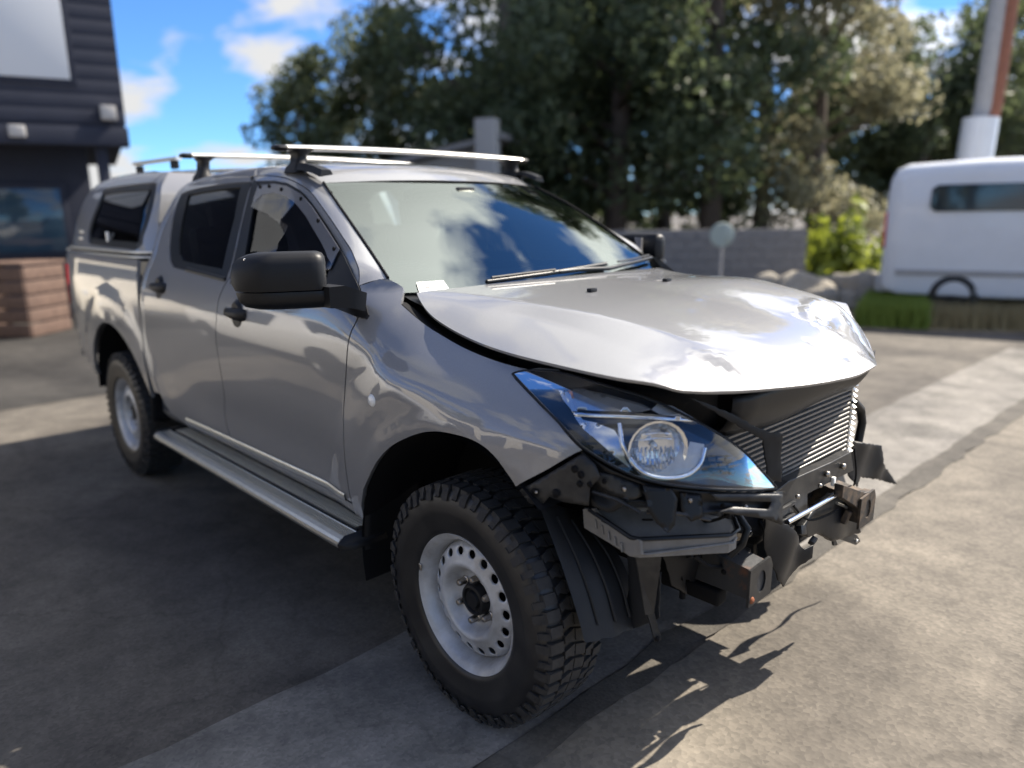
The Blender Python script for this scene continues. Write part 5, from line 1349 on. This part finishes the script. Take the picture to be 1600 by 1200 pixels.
# body sections along its length a (0..4.8), each a rounded rectangle in (b,z)
def vsec(a,b0,b1,z0,z1,r=.22):
    out=[]
    for (cx_,cz_,t0) in ((b1-r,z1-r,0),(b0+r,z1-r,90),(b0+.05,z0+.05,180),(b1-.05,z0+.05,270)):
        rr=r if t0<180 else .05
        for t in np.linspace(t0,t0+90,6): out.append(Mv(a,cx_+rr*math.cos(R(t)),cz_+rr*math.sin(R(t))))
    return out
rows=[vsec(a,b0,1.75-b0*.5,z0,z1) for a,b0,z0,z1 in ((0,.16,.52,1.75),(.03,.09,.44,1.98),(.10,.03,.38,2.10),(.25,.0,.34,2.16),(1.2,-.01,.32,2.20),(3.2,-.01,.32,2.19),(3.7,0,.32,2.10),(4.1,.03,.32,1.75),(4.5,.05,.34,1.25),(4.75,.12,.38,1.05),(4.82,.2,.45,.9))]
loft('body',rows,'white_metal',van,closed_u=True,cap=True)
def vwin(a0,a1,z0,z1,name='side_window'):
    pts=[]
    for (a,z) in ((a0+.06,z0),(a1-.06,z0),(a1,z0+.06),(a1,z1-.06),(a1-.06,z1),(a0+.08,z1),(a0+.01,z1-.05),(a0,z0+.07)):
        pts.append(Mv(a,-.035+max(z-1.62,0)*.02,z))
    d=np.array(Mv(0,.05,0))-np.array(Mv(0,0,0)); return plate(name,pts,d,'van_glass',van)
vwin(.55,2.54,1.50,1.86); vwin(2.62,3.45,1.45,1.86)
obox('rub_strip',Mv,.2,4.4,-.028,.0,.62,.70,'grey_pole',van,.004)
obox('bumper',Mv,-.06,.12,.10,1.6,.36,.60,'grey_pole',van,.03)
obox('tail_lamp',Mv,-.012,.06,.10,.24,1.0,1.5,'tail_red',van,.01)
for a in (.95,3.85):
    for b,s in ((.10,-1),(1.60,1)):
        c=np.array(Mv(a,b,.33)); dv_=np.array(Mv(0,1,0))-np.array(Mv(0,0,0)); al=np.array(Mv(1,0,0))-np.array(Mv(0,0,0))
        rows=[[c+dv_*o*s+rr*(math.cos(t)*al+math.sin(t)*np.array((0,0,1))) for t in np.linspace(0,2*math.pi,25)[:-1]] for o,rr in ((-.1,.2),(-.1,.32),(.08,.33),(.11,.30),(.11,.21))]
        wv=loft('wheel',rows,'rubber',van,closed_u=True); rows=[[c+dv_*o*s+rr*(math.cos(t)*al+math.sin(t)*np.array((0,0,1))) for t in np.linspace(0,2*math.pi,25)[:-1]] for o,rr in ((.10,.21),(.07,.19),(.085,.08),(.10,.01))]
        loft('hub_cap',rows,'dark_steel',wv,closed_u=True)
# rusty pole with a pale casing
pp=spot(1512,14.5); pole=tag(empty('utility_pole',(pp[0],pp[1],0)),'leaning utility pole, rust brown on one side with pale sleeve','pole')
lean=np.array((RT[0],RT[1],0))*.20
tube('pole_shaft',[np.array((0,0,-.1)),lean*.35+np.array((0,0,3.2)),lean*1.0+np.array((0,0,8))],[.20,.18,.15],'grey_pole',pole,14)
off=np.array((RT[0],RT[1],0))*.20-np.array((dirpx(1528)))*.12
tube('rust_pipe',[off+np.array((0,0,3.0)),off+lean*.35+np.array((0,0,3.4)),off+lean+np.array((0,0,8))],.13,'rust_pole',pole,12)
V,F=tube_vf([np.array((.0,0,2.2))-dirpx(1528)*.1,np.array((.0,0,3.15))-dirpx(1528)*.1+lean*.2],.30,16); mesh_obj('sleeve',V,F,'white_metal',pole,True,sharp=40)
# grass verge
def grass(name,label,poly,n,m,h=.10,seed=1):
    rng=np.random.RandomState(seed); P=np.array(poly); lo,hi=P.min(0),P.max(0); V=[];F=[]
    while len(F)<n:
        p=lo+(hi-lo)*rng.rand(2)
        if not inpoly(p,poly): continue
        a=rng.uniform(0,6.28); hh=h*rng.uniform(.5,1.3); w_=.012; l=rng.randn(2)*.04; b=len(V)
        V+=[(p[0]-w_*math.cos(a),p[1]-w_*math.sin(a),0),(p[0]+w_*math.cos(a),p[1]+w_*math.sin(a),0),(p[0]+l[0],p[1]+l[1],hh)]; F.append([b,b+1,b+2])
    o=mesh_obj(name,V,F,m,None,False); tag(o,label,'grass',kind='stuff'); return o
mat('grass_lime',(.17,.23,.03),.7); mat('grass_dry',(.30,.24,.12),.8)
g1=[tuple(spot(1352,9.9)),tuple(spot(1470,9.5)),tuple(spot(1462,11.6)),tuple(spot(1372,11.8))]
g2=[tuple(spot(1468,9.6)),tuple(spot(1680,9.2)),tuple(spot(1680,11.5)),tuple(spot(1470,11.6))]
sheet('soil_verge',[tuple(spot(1340,9.7)),tuple(spot(1700,9.0)),tuple(spot(1700,13)),tuple(spot(1180,13.2)),tuple(spot(1190,11.8))],.012,'soil')
grass('grass_verge','bright lime grass patch at the foot of the white van',g1,11000,'grass_lime',.30,1)
grass('dry_grass','dry straw coloured grass strip beside the lime patch',g2,9000,'grass_dry',.26,2)

# ---------------------------------------------------------------- this side of the yard (seen mirrored in the paint and glass)
mat('cream_wall',(.62,.57,.47),.8,noise=(1.5,.3,.8),col2=(.68,.63,.54))
mat('car_white',(.70,.69,.66),.3,0,.8)
wh=tag(empty('warehouse',(0,0,0)),'long cream rendered warehouse with roller doors across the yard','warehouse')
box('wall',(-9,-19,2.2),(30,4,4.6),'cream_wall',wh,.02)
box('roof',(-9,-19,4.6),(30.6,4.8,.18),'grey_roof',wh,.02)
for x in (-20,-14,-8,-2): 
    rd=box('roller_door',(x,-16.98,1.5),(3.4,.08,3.1),'charcoal_clad',wh,.01)
def parked(name,label,loc,ang,m):
    M_=frame_at(loc,ang); r=tag(empty(name,(0,0,0)),label,'car')
    def sec(a,hw,z0,zb,zt,tw):
        pts=[(-hw*.9,z0),(-hw,z0+.12),(-hw,zb-.12),(-hw*.96,zb),(-tw,zt-.06),(-tw*.86,zt),(tw*.86,zt),(tw,zt-.06),(hw*.96,zb),(hw,zb-.12),(hw,z0+.12),(hw*.9,z0)]
        return [M_(a,b,z) for b,z in pts]
    S=[(-2.1,.62,.45,.80,.82,.6),(-2.0,.80,.30,.92,.95,.74),(-1.6,.86,.24,.96,1.36,.62),(-1.1,.87,.22,.95,1.46,.60),(0.0,.88,.22,.93,1.48,.60),(.55,.88,.22,.93,1.36,.62),(1.15,.87,.22,.93,.97,.78),(1.8,.84,.25,.84,.86,.76),(2.15,.74,.32,.70,.72,.66),(2.22,.60,.40,.62,.64,.5)]
    loft('body',[sec(*q) for q in S],m,r,closed_u=True,cap=True)
    for s_ in (-1,1):
        for (a0,a1) in ((-1.45,-.45),(-.38,.45)):
            pts=[M_(a0,s_*.90,.98),M_(a1,s_*.90,.98),M_(a1-.12 if a1<.3 else a1-.28,s_*.70,1.36),M_(a0+.12,s_*.70,1.38)]
            plate('side_window',pts,tuple(np.array(M_(0,-.02*s_,0))-np.array(M_(0,0,0))),'van_glass',r)
        for a in (-1.35,1.35):
            c=np.array(M_(a,s_*.78,.31)); dv_=np.array(M_(0,1,0))-np.array(M_(0,0,0)); al=np.array(M_(1,0,0))-np.array(M_(0,0,0))
            rows=[[c+dv_*o*s_+rr*(math.cos(t)*al+math.sin(t)*np.array((0,0,1))) for t in np.linspace(0,2*math.pi,25)[:-1]] for o,rr in ((-.1,.2),(-.1,.30),(.09,.31),(.115,.28),(.115,.20),(.09,.18),(.10,.02))]
            loft('wheel',rows,'rubber',r,closed_u=True)
        box('headlight',M_(2.02,s_*.62,.70),(.16,.3,.14),'white_lens',r,.04,Matrix.Rotation(ang,3,'Z'))
    pts=[M_(1.08,-.72,1.00),M_(1.08,.72,1.00),M_(.55,.56,1.37),M_(.55,-.56,1.37)]
    plate('windscreen',pts,(0,0,.012),'van_glass',r)
    return r
parked('parked_car','white hatchback parked beside the pickup on the yard',(-5.3,-3.6),R(2),'car_white')
parked('parked_car','cream hatchback added out of view to brighten the tub reflection',(-10.6,-2.95),R(3),'cream_wall')  # unseen car, put in as a bright surface for the tub to mirror
for k,(x,y,h) in enumerate([(-24,-9,8),(6,-14,9),(10.5,-9,8.5),(-17,-23,10)]):
    tree('broadleaf_tree',['leafy tree beyond the end of the cream warehouse','leafy tree at the road end of the cream warehouse','leafy street tree across the road from the pickup','tall tree rising behind the cream warehouse roof'][k],(x,y),h,3.4,'leaf_mid',4500,.26,.2,.1,60+k,group='trees around the warehouse')
